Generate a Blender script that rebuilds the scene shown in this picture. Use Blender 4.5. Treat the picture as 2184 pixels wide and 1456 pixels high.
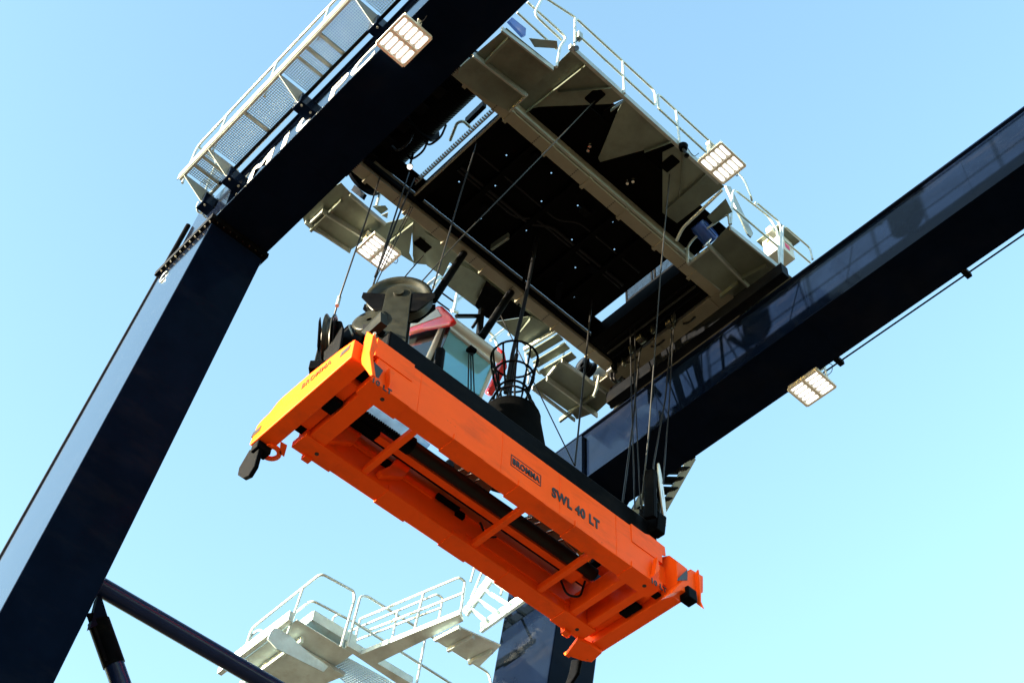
import bpy, bmesh, math, random
from mathutils import Vector, Matrix
random.seed(7)
for o in list(bpy.data.objects):
    bpy.data.objects.remove(o)
SC = bpy.context.scene
COL = SC.collection

# ------------------------------------------------------------------ camera
# rows: camera right / up / back in world axes (X along the girders, Y across, Z up); camera at the origin,
# the paved ground 1.6 m below it
W = Matrix(((0.6875, 0.7252, 0.0375), (0.5555, -0.5585, 0.6161), (0.4678, -0.4027, -0.7868)))
FP = 3000.0
cam_data = bpy.data.cameras.new('camera')
cam_data.sensor_width = 36.0
cam_data.lens = FP / 2184.0 * 36.0
cam_data.clip_start = 0.1
cam_data.clip_end = 5000
cam = bpy.data.objects.new('camera', cam_data)
COL.objects.link(cam)
rx, ry, rz = [Vector(r).normalized() for r in W]
rz = rx.cross(ry).normalized(); ry = rz.cross(rx).normalized()
cam.matrix_world = Matrix((rx, ry, rz)).transposed().to_4x4()
SC.camera = cam
SC.render.resolution_x = 1024
SC.render.resolution_y = 682

# ------------------------------------------------------------------ sky, sun, exposure
SUN_EL = math.radians(7.0)
SX, SY = -0.40, -0.9165                    # horizontal direction towards the sun
SUN_ROT = math.atan2(SX, SY)
world = bpy.data.worlds.new("World"); SC.world = world
world.use_nodes = True
nt = world.node_tree; nt.nodes.clear()
out = nt.nodes.new('ShaderNodeOutputWorld')
bg = nt.nodes.new('ShaderNodeBackground'); bg.inputs['Strength'].default_value = 0.080
sky = nt.nodes.new('ShaderNodeTexSky'); sky.sky_type = 'NISHITA'
sky.sun_disc = False; sky.sun_elevation = SUN_EL; sky.sun_rotation = SUN_ROT
sky.air_density = 1.0; sky.dust_density = 1.0; sky.ozone_density = 1.0
tint = nt.nodes.new('ShaderNodeMix'); tint.data_type = 'RGBA'; tint.blend_type = 'MULTIPLY'
tint.inputs[0].default_value = 1.0
tint.inputs[7].default_value = (1.35, 1.56, 1.55, 1)
nt.links.new(sky.outputs[0], tint.inputs[6])
nt.links.new(tint.outputs[2], bg.inputs['Color'])
nt.links.new(bg.outputs[0], out.inputs['Surface'])
sun_data = bpy.data.lights.new('sun', 'SUN'); sun_data.energy = 4.4
sun_data.angle = math.radians(0.5); sun_data.color = (1.0, 0.87, 0.66)
sun = bpy.data.objects.new('sun', sun_data); COL.objects.link(sun)
sdir = Vector((SX * math.cos(SUN_EL), SY * math.cos(SUN_EL), math.sin(SUN_EL)))
sun.rotation_euler = sdir.to_track_quat('Z', 'Y').to_euler()
sun.location = sdir * 60
SC.view_settings.view_transform = 'Standard'
SC.view_settings.look = 'None'
SC.view_settings.exposure = 3.0
SC.view_settings.gamma = 1.0

# ------------------------------------------------------------------ measuring helper
def at(px, py, x=None, y=None, z=None):
    """point of the photograph (2184 px wide) lying in one world plane, in metres"""
    d = rx * (px - 1092) + ry * (728 - py) - rz * FP
    k = x / d.x if x is not None else (y / d.y if y is not None else z / d.z)
    return d * k
def atz(pts, z): return [at(a, b, z=z) for a, b in pts]
def aty(pts, y): return [at(a, b, y=y) for a, b in pts]
def atx(pts, x): return [at(a, b, x=x) for a, b in pts]

# ------------------------------------------------------------------ materials
def material(name, col, rough=0.5, metal=0.0, ior=1.45, var=0.12, scale=3.0, bump=0.0, rvar=0.1, col2=None,
             streak=None, emit=None, coat=0.0, chips=None):
    m = bpy.data.materials.new(name); m.use_nodes = True
    n = m.node_tree.nodes; L = m.node_tree.links
    b = n['Principled BSDF']
    b.inputs['Metallic'].default_value = metal
    b.inputs['IOR'].default_value = ior
    b.inputs['Coat Weight'].default_value = coat
    tc = n.new('ShaderNodeTexCoord')
    no = n.new('ShaderNodeTexNoise'); no.inputs['Scale'].default_value = scale
    no.inputs['Detail'].default_value = 6; no.inputs['Roughness'].default_value = 0.6
    L.new(tc.outputs['Object'], no.inputs['Vector'])
    cr = n.new('ShaderNodeValToRGB')
    cr.color_ramp.elements[0].position = 0.3; cr.color_ramp.elements[1].position = 0.7
    c2 = col2 or tuple(c * (1 - var) for c in col)
    cr.color_ramp.elements[0].color = (*c2, 1); cr.color_ramp.elements[1].color = (*[c * (1 + var) for c in col], 1)
    L.new(no.outputs['Fac'], cr.inputs['Fac'])
    colour = cr.outputs['Color']
    if streak:                                        # scuffs and grime with a shape of their own
        s_col, s_amt, s_scale = streak
        mp = n.new('ShaderNodeMapping'); mp.inputs['Scale'].default_value = s_scale
        L.new(tc.outputs['Object'], mp.inputs['Vector'])
        n2 = n.new('ShaderNodeTexNoise'); n2.inputs['Scale'].default_value = 1.0; n2.inputs['Detail'].default_value = 8
        n2.inputs['Roughness'].default_value = 0.7
        L.new(mp.outputs['Vector'], n2.inputs['Vector'])
        r2 = n.new('ShaderNodeValToRGB'); r2.color_ramp.elements[0].position = 0.52; r2.color_ramp.elements[1].position = 0.72
        r2.color_ramp.elements[0].color = (0, 0, 0, 1); r2.color_ramp.elements[1].color = (s_amt, s_amt, s_amt, 1)
        L.new(n2.outputs['Fac'], r2.inputs['Fac'])
        mx = n.new('ShaderNodeMix'); mx.data_type = 'RGBA'
        L.new(r2.outputs['Color'], mx.inputs[0]); L.new(colour, mx.inputs[6]); mx.inputs[7].default_value = (*s_col, 1)
        colour = mx.outputs[2]
    if chips:                                         # rubbed and chipped spots
        mp = n.new('ShaderNodeMapping'); mp.inputs['Scale'].default_value = (5, 2.2, 5)
        L.new(tc.outputs['Object'], mp.inputs['Vector'])
        n4 = n.new('ShaderNodeTexNoise'); n4.inputs['Scale'].default_value = 1.0; n4.inputs['Detail'].default_value = 9
        n4.inputs['Roughness'].default_value = 0.75
        L.new(mp.outputs['Vector'], n4.inputs['Vector'])
        r4 = n.new('ShaderNodeValToRGB'); r4.color_ramp.elements[0].position = 0.66; r4.color_ramp.elements[1].position = 0.70
        r4.color_ramp.elements[0].color = (0, 0, 0, 1); r4.color_ramp.elements[1].color = (.75, .75, .75, 1)
        L.new(n4.outputs['Fac'], r4.inputs['Fac'])
        mc = n.new('ShaderNodeMix'); mc.data_type = 'RGBA'
        L.new(r4.outputs['Color'], mc.inputs[0]); L.new(colour, mc.inputs[6]); mc.inputs[7].default_value = (*chips, 1)
        colour = mc.outputs[2]
    L.new(colour, b.inputs['Base Color'])
    mr = n.new('ShaderNodeMapRange'); mr.inputs['To Min'].default_value = max(0.02, rough - rvar); mr.inputs['To Max'].default_value = rough + rvar
    L.new(no.outputs['Fac'], mr.inputs['Value']); L.new(mr.outputs['Result'], b.inputs['Roughness'])
    if bump:
        n3 = n.new('ShaderNodeTexNoise'); n3.inputs['Scale'].default_value = 1.6; n3.inputs['Detail'].default_value = 3
        L.new(tc.outputs['Object'], n3.inputs['Vector'])
        bp = n.new('ShaderNodeBump'); bp.inputs['Strength'].default_value = bump; bp.inputs['Distance'].default_value = 0.05
        L.new(n3.outputs['Fac'], bp.inputs['Height']); L.new(bp.outputs['Normal'], b.inputs['Normal'])
    if emit:
        b.inputs['Emission Color'].default_value = (*emit[0], 1); b.inputs['Emission Strength'].default_value = emit[1]
    return m

M = {}
M['frame_paint'] = material('frame paint', (0.0022, 0.005, 0.014), 0.08, 0, 1.17, 0.2, 2.0, bump=0.03, rvar=0.05, streak=((0.015, 0.016, 0.022), 0.35, (0.4, 0.4, 1.6)))
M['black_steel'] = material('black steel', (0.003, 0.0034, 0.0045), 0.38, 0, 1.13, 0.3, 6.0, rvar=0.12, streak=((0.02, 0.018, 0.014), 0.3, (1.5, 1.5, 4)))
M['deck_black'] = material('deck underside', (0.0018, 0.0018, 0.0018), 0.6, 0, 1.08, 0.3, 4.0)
M['sheave'] = material('sheave steel', (0.015, 0.016, 0.013), 0.34, 0.1, 1.35, 0.25, 7.0, rvar=0.1, streak=((0.045, 0.04, 0.024), 0.5, (3, 3, 3)))
M['orange'] = material('orange paint', (0.92, 0.092, 0.004), 0.45, 0, 1.2, 0.06, 1.6, bump=0.03, rvar=0.08, streak=((0.42, 0.055, 0.012), 0.45, (1.6, 0.9, 3.4)), chips=(0.10, 0.03, 0.012))
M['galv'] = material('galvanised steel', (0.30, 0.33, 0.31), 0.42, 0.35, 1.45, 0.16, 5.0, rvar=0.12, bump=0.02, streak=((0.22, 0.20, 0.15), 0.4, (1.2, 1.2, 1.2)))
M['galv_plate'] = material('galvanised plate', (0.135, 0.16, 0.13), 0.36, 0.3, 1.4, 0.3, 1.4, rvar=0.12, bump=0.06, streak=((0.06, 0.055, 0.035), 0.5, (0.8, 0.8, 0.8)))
M['rail'] = material('galvanised tube', (0.46, 0.52, 0.51), 0.35, 0.45, 1.45, 0.1, 9.0)
M['beam'] = material('primed beam', (0.20, 0.185, 0.135), 0.5, 0.0, 1.4, 0.14, 2.0, rvar=0.1, streak=((0.10, 0.08, 0.045), 0.5, (1.0, 1.0, 1.0)))
M['lamp_shell'] = material('lamp housing', (0.78, 0.78, 0.70), 0.4, 0.1, 1.45, 0.06, 5)
M['lens'] = material('lit lens', (0.9, 0.9, 0.9), 0.2, 0, 1.45, 0.02, 8, emit=((1.0, 0.98, 0.96), 0.26))
M['letter_white'] = material('white lettering', (0.85, 0.85, 0.83), 0.4, 0, 1.45, 0.04, 4)
M['letter_black'] = material('black lettering', (0.012, 0.012, 0.012), 0.45, 0, 1.45, 0.2, 4)
M['rope'] = material('greased rope', (0.014, 0.013, 0.012), 0.4, 0.0, 1.35, 0.3, 30)
M['cable'] = material('rubber cable', (0.006, 0.006, 0.007), 0.45, 0, 1.25, 0.2, 10)
M['cab_white'] = material('cab white paint', (0.62, 0.60, 0.54), 0.3, 0, 1.5, 0.06, 2, streak=((0.35, 0.32, 0.26), 0.3, (2, 2, 2)))
M['cab_grey'] = material('cab grey panel', (0.34, 0.35, 0.35), 0.35, 0, 1.45, 0.06, 3)
M['cab_red'] = material('cab red trim', (0.62, 0.018, 0.02), 0.22, 0, 1.5, 0.06, 3)
M['interior'] = material('cab interior', (0.02, 0.022, 0.02), 0.7, 0, 1.4, 0.2, 4)
M['glass'] = material('tinted cab glass', (0.30, 0.62, 0.70), 0.03, 0, 1.08, 0.03, 2, rvar=0.005)
M['glass'].node_tree.nodes['Principled BSDF'].inputs['Transmission Weight'].default_value = 0.62
M['dark_glass'] = material('dark side glass', (0.006, 0.008, 0.008), 0.05, 0, 1.3, 0.05, 2, rvar=0.02)
M['bolt'] = material('zinc bolt', (0.55, 0.53, 0.45), 0.3, 0.7, 1.45, 0.1, 20)
M['blue'] = material('blue motor paint', (0.02, 0.07, 0.30), 0.35, 0, 1.45, 0.15, 5)
M['box_white'] = material('cabinet white', (0.46, 0.48, 0.44), 0.4, 0, 1.45, 0.06, 3)
M['sign_red'] = material('sign red', (0.55, 0.02, 0.12), 0.4, 0, 1.45, 0.05, 5)
M['sign_yellow'] = material('sign yellow', (0.75, 0.42, 0.02), 0.4, 0, 1.45, 0.05, 5)
M['chrome'] = material('bright steel', (0.6, 0.6, 0.58), 0.18, 0.9, 1.45, 0.08, 9)
M['blue_pipe'] = material('navy paint', (0.006, 0.014, 0.05), 0.22, 0, 1.25, 0.15, 3, rvar=0.06)
M['ground'] = material('ground', (0.135, 0.090, 0.052), 0.9, 0, 1.3, 0.18, 0.25, bump=0.3)

def gloss(m, power, gain, rough):
    # old two-pack paint: next to no mirror seen square on, a strong sheen at grazing angles
    n = m.node_tree.nodes; L = m.node_tree.links
    b = n['Principled BSDF']; b.inputs['Specular IOR Level'].default_value = 0.0
    lw = n.new('ShaderNodeLayerWeight'); lw.inputs['Blend'].default_value = 0.5
    pw = n.new('ShaderNodeMath'); pw.operation = 'POWER'; pw.inputs[1].default_value = power
    ml = n.new('ShaderNodeMath'); ml.operation = 'MULTIPLY'; ml.inputs[1].default_value = gain; ml.use_clamp = True
    L.new(lw.outputs['Facing'], pw.inputs[0]); L.new(pw.outputs[0], ml.inputs[0])
    gl = n.new('ShaderNodeBsdfGlossy'); gl.inputs['Roughness'].default_value = rough
    if b.inputs['Normal'].is_linked: L.new(b.inputs['Normal'].links[0].from_socket, gl.inputs['Normal'])
    mx = n.new('ShaderNodeMixShader')
    L.new(ml.outputs[0], mx.inputs[0]); L.new(b.outputs[0], mx.inputs[1]); L.new(gl.outputs[0], mx.inputs[2])
    L.new(mx.outputs[0], n['Material Output'].inputs['Surface'])
gloss(M['frame_paint'], 5.5, 1.8, 0.11)
gloss(M['black_steel'], 5.0, 0.25, 0.35)
M['galv_pale'] = material('pale galvanising', (0.50, 0.62, 0.63), 0.45, 0.15, 1.4, 0.2, 2.2, rvar=0.1, bump=0.03, streak=((0.22, 0.21, 0.16), 0.5, (1.4, 1.4, 1.4)))  # paler galvanising for the platform, bright ground bounce put into its colour
M['letter_faint'] = material('faint lettering', (0.30, 0.035, 0.004), 0.5, 0, 1.3, 0.3, 12)  # black letters toned red-brown, sunlight put into their colour
M['cover'] = material('translucent cover', (0.45, 0.62, 0.75), 0.5, 0, 1.3, 0.25, 6)
M['cover'].node_tree.nodes['Principled BSDF'].inputs['Transmission Weight'].default_value = 0.9

# ------------------------------------------------------------------ mesh helpers
class MB:
    def __init__(s): s.v = []; s.f = []; s.smooth = []
    def add(s, vs, fs, sm=False):
        b = len(s.v); s.v += [Vector(v) for v in vs]
        for f in fs: s.f.append([b + i for i in f]); s.smooth.append(sm)
        return s
    def box(s, x0, x1, y0, y1, z0, z1):
        return s.obox(Vector(((x0 + x1) / 2, (y0 + y1) / 2, (z0 + z1) / 2)), Vector((abs(x1 - x0) / 2, 0, 0)), Vector((0, abs(y1 - y0) / 2, 0)), Vector((0, 0, abs(z1 - z0) / 2)))
    def obox(s, c, a, b, d):
        vs = [c + i * a + j * b + k * d for k in (-1, 1) for j in (-1, 1) for i in (-1, 1)]
        return s.add(vs, [(0, 2, 3, 1), (4, 5, 7, 6), (0, 1, 5, 4), (2, 6, 7, 3), (0, 4, 6, 2), (1, 3, 7, 5)])
    def beam(s, p, q, w, h, up=(0, 0, 1)):
        p, q = Vector(p), Vector(q); d = q - p; u = Vector(up)
        side = d.cross(u).normalized(); u2 = side.cross(d).normalized()
        return s.obox((p + q) / 2, d / 2, side * w / 2, u2 * h / 2)
    def prism(s, pts, ext):
        pts = [Vector(p) for p in pts]; e = Vector(ext); n = len(pts)
        nrm = Vector()
        for i in range(n):
            nrm += (pts[i] - pts[0]).cross(pts[(i + 1) % n] - pts[0])
        if nrm.dot(e) > 0: pts = pts[::-1]
        vs = pts + [p + e for p in pts]
        fs = [list(range(n)), list(range(2 * n - 1, n - 1, -1))]
        for i in range(n):
            j = (i + 1) % n; fs.append((j, i, n + i, n + j))
        return s.add(vs, fs)
    def ring(s, c, u, v, r, n): return [c + (u * math.cos(2 * math.pi * i / n) + v * math.sin(2 * math.pi * i / n)) * r for i in range(n)]
    def cyl(s, p, q, r0, r1=None, n=14, caps=True):
        p, q = Vector(p), Vector(q); r1 = r0 if r1 is None else r1
        d = (q - p).normalized(); u = d.orthogonal().normalized(); v = d.cross(u)
        vs = s.ring(p, u, v, r0, n) + s.ring(q, u, v, r1, n)
        b = len(s.v)
        s.add(vs, [(i, (i + 1) % n, n + (i + 1) % n, n + i) for i in range(n)], True)
        if caps: s.add(vs[:n], [tuple(range(n - 1, -1, -1))]); s.add(vs[n:], [tuple(range(n))])
        return s
    def lathe(s, c, axis, prof, n=32):
        c = Vector(c); d = Vector(axis).normalized(); u = d.orthogonal().normalized(); v = d.cross(u)
        vs = []
        for r, h in prof: vs += s.ring(c + d * h, u, v, r, n)
        fs = []
        for k in range(len(prof) - 1):
            for i in range(n): fs.append((k * n + i, k * n + (i + 1) % n, (k + 1) * n + (i + 1) % n, (k + 1) * n + i))
        return s.add(vs, fs, True)
    def tube(s, path, r, n=8, closed=False):
        P = [Vector(p) for p in path]; m = len(P); rings = []
        prev = None
        for i in range(m):
            if closed: t = (P[(i + 1) % m] - P[i - 1]).normalized()
            elif i == 0: t = (P[1] - P[0]).normalized()
            elif i == m - 1: t = (P[-1] - P[-2]).normalized()
            else: t = ((P[i + 1] - P[i]).normalized() + (P[i] - P[i - 1]).normalized()).normalized()
            if prev is None: u = t.orthogonal().normalized()
            else: u = (prev - t * prev.dot(t)).normalized()
            prev = u; rings += s.ring(P[i], u, t.cross(u), r, n)
        fs = []
        for k in range(m if closed else m - 1):
            a, b = k * n, ((k + 1) % m) * n
            for i in range(n): fs.append((a + i, a + (i + 1) % n, b + (i + 1) % n, b + i))
        s.add(rings, fs, True)
        if not closed:
            s.add(rings[:n], [tuple(range(n - 1, -1, -1))]); s.add(rings[-n:], [tuple(range(n))])
        return s
    def build(s, name, mat, parent=None, bevel=0.0, origin=None):
        me = bpy.data.meshes.new(name)
        o0 = Vector(origin) if origin is not None else Vector()
        if parent is not None: o0 = Vector()
        me.from_pydata([tuple(v - o0) for v in s.v], [], s.f); me.validate()
        for p, sm in zip(me.polygons, s.smooth): p.use_smooth = sm
        me.materials.append(M[mat])
        o = bpy.data.objects.new(name, me); COL.objects.link(o); o.location = o0
        if parent is not None:
            o.parent = parent; o.matrix_parent_inverse = world_of(parent).inverted()
        if bevel:
            bv = o.modifiers.new('edge', 'BEVEL'); bv.width = bevel; bv.segments = 2; bv.limit_method = 'ANGLE'; bv.angle_limit = math.radians(40)
            bv.harden_normals = False
        return o
def world_of(o):
    m = Matrix.LocRotScale(o.location, o.rotation_euler, o.scale)
    if o.parent: m = world_of(o.parent) @ o.matrix_parent_inverse @ m
    return m
def fillet(path, r, n=5):
    P = [Vector(p) for p in path]; out = [P[0]]
    for i in range(1, len(P) - 1):
        a, b, c = P[i - 1], P[i], P[i + 1]
        d1, d2 = (a - b), (c - b); k = min(r, d1.length * .45, d2.length * .45)
        p, q = b + d1.normalized() * k, b + d2.normalized() * k
        for j in range(n + 1):
            t = j / n; out.append(p * (1 - t) ** 2 + b * 2 * t * (1 - t) + q * t * t)
    return out + [P[-1]]
def thing(name, label, cat, loc, group=None):
    o = bpy.data.objects.new(name, None); COL.objects.link(o); o.location = Vector(loc); o.empty_display_size = 0.3
    return tag(o, label, cat, group)
def tag(o, label, cat, group=None):
    o['label'] = label; o['category'] = cat
    if group: o['group'] = group
    return o
def copy_tree(o, parent=None, label=None):
    c = o.copy(); COL.objects.link(c)
    if parent is not None: c.parent = parent
    if label: c['label'] = label
    for ch in [k for k in bpy.data.objects if k.parent == o]: copy_tree(ch, c)
    return c
def text_mesh(text, size, bold, depth):
    cu = bpy.data.curves.new('lettering', 'FONT'); cu.body = text; cu.size = size; cu.extrude = depth; cu.offset = bold
    cu.space_character = 1.12; cu.resolution_u = 4
    tmp = bpy.data.objects.new('lettering_curve', cu); COL.objects.link(tmp)
    dg = bpy.context.evaluated_depsgraph_get(); dg.update()
    me = bpy.data.meshes.new_from_object(tmp.evaluated_get(dg))
    bpy.data.objects.remove(tmp); bpy.data.curves.remove(cu)
    xs = [v.co.x for v in me.vertices]
    return me, min(xs), max(xs)
def lettering(text, size, origin, right, up, mat, parent, bold=0.0, depth=0.004, sx=1.0, width=None):
    """one mesh per word, set along one line"""
    words = text.split(' ')
    _, a, b = text_mesh(text, size, bold, depth)
    if width: sx = width / (b - a)
    r, u = Vector(right).normalized(), Vector(up).normalized(); n = r.cross(u)
    for k, w in enumerate(words):
        me, wa, wb = text_mesh(w, size, bold, depth)
        _, pa, pb = text_mesh(' '.join(words[:k + 1]), size, bold, depth)
        mt = Matrix((r * sx, u, n)).transposed().to_4x4(); mt.translation = Vector(origin) + r * sx * (pb - wb)
        me.transform(mt); me.materials.clear(); me.materials.append(M[mat]); me.name = 'lettering'
        o = bpy.data.objects.new('lettering', me); COL.objects.link(o)
        o.parent = parent; o.matrix_parent_inverse = world_of(parent).inverted()

# ------------------------------------------------------------------ ground
g = MB().add([(-900, -900, -1.6), (900, -900, -1.6), (900, 900, -1.6), (-900, 900, -1.6)], [(0, 1, 2, 3)]).build('ground', 'ground')
g['kind'] = 'structure'

# ------------------------------------------------------------------ portal frame of the crane
NY0, NY1 = 4.518, 5.535            # near girder, bottom flange
FY0, FY1 = 12.76, 13.765           # far girder
ZB, ZT = 18.8, 20.33
XK = -12.72                        # inner knee line
XE = 8.0
frame = thing('crane_frame', 'black portal frame of the container crane with two girders and inclined legs', 'crane frame', (-15, 9, -1.6))
def girder(y0, y1, sgn):
    m = MB()
    ins = 0.2
    # webs
    m.box(XK - 1.15, XE, y0 + ins, y1 - ins, ZB + 0.03, ZT - 0.03)
    gi = m.build('girder', 'frame_paint', frame)
    f = MB().box(XK, XE, y0, y1, ZB, ZB + 0.03); f.build('bottom_flange', 'frame_paint', gi)
    f = MB().box(XK - 1.2, XE, y0 + 0.14, y1 - 0.14, ZT - 0.03, ZT); f.build('top_flange', 'frame_paint', gi)
    f = MB().box(XK - 0.8, XE, (y0 + y1) / 2 - 0.04, (y0 + y1) / 2 + 0.04, ZT, ZT + 0.1); f.build('trolley_rail', 'black_steel', gi)
    return gi
near_girder = girder(NY0, NY1, -1)
far_girder = girder(FY0, FY1, 1)
LXS, LYS = 0.212, 0.034            # the legs splay outward going down
def leg(y0, y1, s, x_in=XK, dirx=-1):
    def P(x, y, z):
        t = ZB - z
        return Vector((x + dirx * LXS * t, y + s * LYS * t, z))
    xo = x_in + dirx * 1.52
    zt, zb = ZB - 0.12, -1.6
    m = MB()
    ring = lambda z, k: [P(x_in, y0, z), P(x_in, y1, z), P(xo - dirx * .0, y1, z), P(xo, y0, z)]
    a, b = ring(zt, 0), ring(zb, 0)
    if dirx > 0: a, b = a[::-1], b[::-1]
    m.add(a + b, [(3, 2, 1, 0), (4, 5, 6, 7)] + [(i, (i + 1) % 4, 4 + (i + 1) % 4, 4 + i) for i in range(4)])
    lg = m.build('leg', 'frame_paint', frame, bevel=0.02)
    # knee block above the splice, and the bolted splice plates
    k = MB().prism([Vector((x_in, y0 + .1, ZB + .003)), Vector((xo, y0 + .1, ZB + .003)), Vector((x_in + dirx * 1.12, y0 + .1, ZT - .12))] + [Vector((x_in, y0 + .1, ZT - .12))], (0, y1 - y0 - .2, 0))
    k.build('knee', 'frame_paint', lg)
    f = MB().prism([(x_in - dirx * .05, y0 - .07, ZB - .115), (xo + dirx * .05, y0 - .07, ZB - .115), (xo + dirx * .05, y1 + .04, ZB - .115), (x_in - dirx * .05, y1 + .04, ZB - .115)], (0, 0, .055))
    f.build('splice_plate', 'black_steel', lg)
    f = MB().prism([(x_in - dirx * .05, y0 - .07, ZB - .055), (xo + dirx * .05, y0 - .07, ZB - .055), (xo + dirx * .05, y1 + .04, ZB - .055), (x_in - dirx * .05, y1 + .04, ZB - .055)], (0, 0, .05))
    f.build('splice_plate', 'black_steel', lg)
    bo = MB(); bd_ = MB()
    n = 11
    for i in range(n):
        x = x_in + dirx * 1.5 * (i + .3) / n
        for y in (y0 - .038,): bo.cyl((x, y, ZB - .135), (x, y, ZB + .015), 0.017, n=8)
    for i in range(8):
        y = y0 + (y1 - y0) * (i + .5) / 8
        bd_.cyl((x_in - dirx * .025, y, ZB - .135), (x_in - dirx * .025, y, ZB + .015), 0.014, n=8)
    bo.build('bolts', 'bolt', lg); bd_.build('bolts', 'sheave', lg)
    return lg
for gi, y0, y1 in ((near_girder, NY0, NY1), (far_girder, FY0, FY1)):
    for x in (-10.9, -7.4, -4.1, -.8):
        MB().box(x - .012, x + .012, y0 + .01, y1 - .01, ZB - .006, ZB + .002).build('weld_seam', 'frame_paint', gi)
        MB().box(x - .012, x + .012, y0 + .193, y0 + .202, ZB + .04, ZT - .04).build('weld_seam', 'frame_paint', gi)
near_leg = leg(NY0, NY1, -1)
far_leg = leg(FY0, FY1, 1)
leg(NY0, NY1, -1, XE - 0.0, 1); leg(FY0, FY1, 1, XE, 1)
# horizontal tie pipe between the legs and a diagonal brace
t = 18.8 - 12.9
MB().cyl((-14.75, NY1 - LYS * t - .1, 12.88), (-14.75, FY0 + LYS * t + .2, 12.88), 0.135, n=24).build('tie_pipe', 'blue_pipe', frame)
b0 = at(205, 1310, x=-14.85); b1 = at(262, 1470, x=-14.85); bd = (b1 - b0).normalized()
brace = MB().cyl(b0 + bd * .12, b0 + bd * 9.0, 0.135, n=24).build('brace_pipe', 'blue_pipe', frame)
MB().cyl(b0 + bd * .1, b0 + bd * .75, 0.15, n=24).build('pipe_collar', 'black_steel', brace)
pp = [at(236, 1233, x=-14.8), at(168, 1395, x=-14.8), at(206, 1345, x=-14.8), at(222, 1325, x=-14.8), at(212, 1282, x=-14.8)]
MB().prism([at(205, 1262, x=-14.83), at(225, 1327, x=-14.83), at(185, 1345, x=-14.83)], (0.08, 0, 0)).build('gusset_plate', 'frame_paint', frame)
MB().beam(b0 + bd * .1 + Vector((.05, -.17, 0)), b0 + bd * .8 + Vector((.05, -.17, 0)), .05, .09).build('pipe_clamp', 'black_steel', brace)
# plates over the far knee, and its fairing on the +Y side
MB().prism([(XK + .5, FY1 - .1, ZB - .004), (XK - .1, FY1 - .1, ZB - .6), (XK - .1, FY1 - .1, ZB - .004)], (0, .03, 0)).build('knee_gusset', 'frame_paint', far_leg)
# painted identification on the near web
lettering('VM10 PC', .62, (-13.05, NY0 + .195, 19.66), (1, 0, 0), (0, 0, 1), 'letter_white', near_girder, bold=0.012, depth=0.004, width=3.95)
# conduit pipes with clamps
cp = MB().tube([(-7.9, FY1 + .10, ZB + .02), (XE - .5, FY1 + .10, ZB + .02)], 0.015, 8)
cp.build('conduit', 'black_steel', far_girder)
for px, py in ((1787, 765), (2058, 577)):
    c = at(px, py, y=FY1 + .06)
    MB().box(c.x - .05, c.x + .05, FY1 - .02, FY1 + .17, ZB - .03, ZB + .06).build('conduit_clamp', 'black_steel', far_girder, bevel=.01)
MB().tube([(XK - .3, NY0 - .02, ZT - .2), (XE - .5, NY0 + .02, ZT - .2)], 0.03, 8).build('conduit', 'black_steel', near_girder)
MB().box(-11.9, -7.6, FY0 - .06, FY0 + .12, ZT + .01, ZT + .3).build('cable_tray', 'black_steel', far_girder)
# cable run down the outer edge of the near leg, and two pull loops
def legp(x, y, z): return Vector((x - LXS * (ZB - z), y - LYS * (ZB - z), z))
MB().tube([legp(XK - 1.53, NY0 + .02, z) for z in (20.0, 18.9, 18.5, 14, 10, 5)], 0.045, 8).build('cable_run', 'black_steel', near_leg)
lp = MB()
c = at(349, 590, y=NY0 - .03)
lp.tube([c + Vector((.10 * math.cos(a), 0, .11 * math.sin(a))) for a in [math.pi * .3 + k * math.pi / 8 for k in range(12)]], 0.012, 6)
lp.build('pull_loop', 'rail', near_leg)

# ------------------------------------------------------------------ walkway along the near girder
wz, wy0, wy1 = 20.2, 3.97, 4.53
walk = thing('girder_walkway', 'galvanised grating walkway with handrail bracketed to the outside of the near girder', 'walkway', (-10, 4.25, 20.2))
bx = [-13.32, -12.62, -10.70, -8.83, -6.95, -5.05]
def grating(m, x0, x1, y0, y1, z, px=0.04, py=0.036, t=0.007, h=0.02):
    n = max(2, int((y1 - y0) / py))
    for i in range(n + 1):
        y = y0 + (y1 - y0) * i / n; m.box(x0, x1, y - t / 2, y + t / 2, z, z + h)
    k = max(2, int((x1 - x0) / px))
    for i in range(k + 1):
        x = x0 + (x1 - x0) * i / k; m.box(x - t / 2, x + t / 2, y0, y1, z + .002, z + h - .002)
for i in range(len(bx) - 1):
    m = MB(); grating(m, bx[i] + .06, bx[i + 1] - .04, wy0 + .03, wy1 - .03, wz); m.build('grating', 'galv', walk)
st = MB().box(-13.45, -4.9, wy1 - .03, wy1 + .012, wz - .05, wz + .05); st.build('stringer', 'galv', walk)
st = MB().box(-13.45, -4.9, wy0 - .012, wy0 + .03, wz - .05, wz + .05); st.build('stringer', 'galv', walk)
MB().box(-13.5, -4.9, wy0 - .03, wy0 - .016, wz - .02, wz + .17).build('toe_board', 'galv', walk)
for x in (-13.05, -12.82, -11.65, -10.25, -10.02, -9.7, -7.9, -6.1):
    MB().box(x - .025, x + .025, wy0, wy1, wz - .035, wz - .002).build('crossbar', 'galv', walk)
for x in bx:
    gx = MB().prism([(x, wy0 + .0, wz - .02), (x, wy0, wz - .07), (x, wy1 - .04, wz - .46), (x, wy1 + .06, wz - .46), (x, wy1 + .06, wz - .02)], (.012, 0, 0))
    br = gx.build('bracket', 'galv', walk)
    MB().box(x - .11, x + .11, wy1 - .13, NY0 + .21, wz - .48, wz - .2).build('bracket_shoe', 'frame_paint', br, bevel=.012)
    for yy in (wy1 - .06, wy1 + .12): MB().cyl((x + .06, yy, wz - .50), (x + .06, yy, wz - .47), .02, n=8).build('bolt', 'bolt', br)
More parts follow.
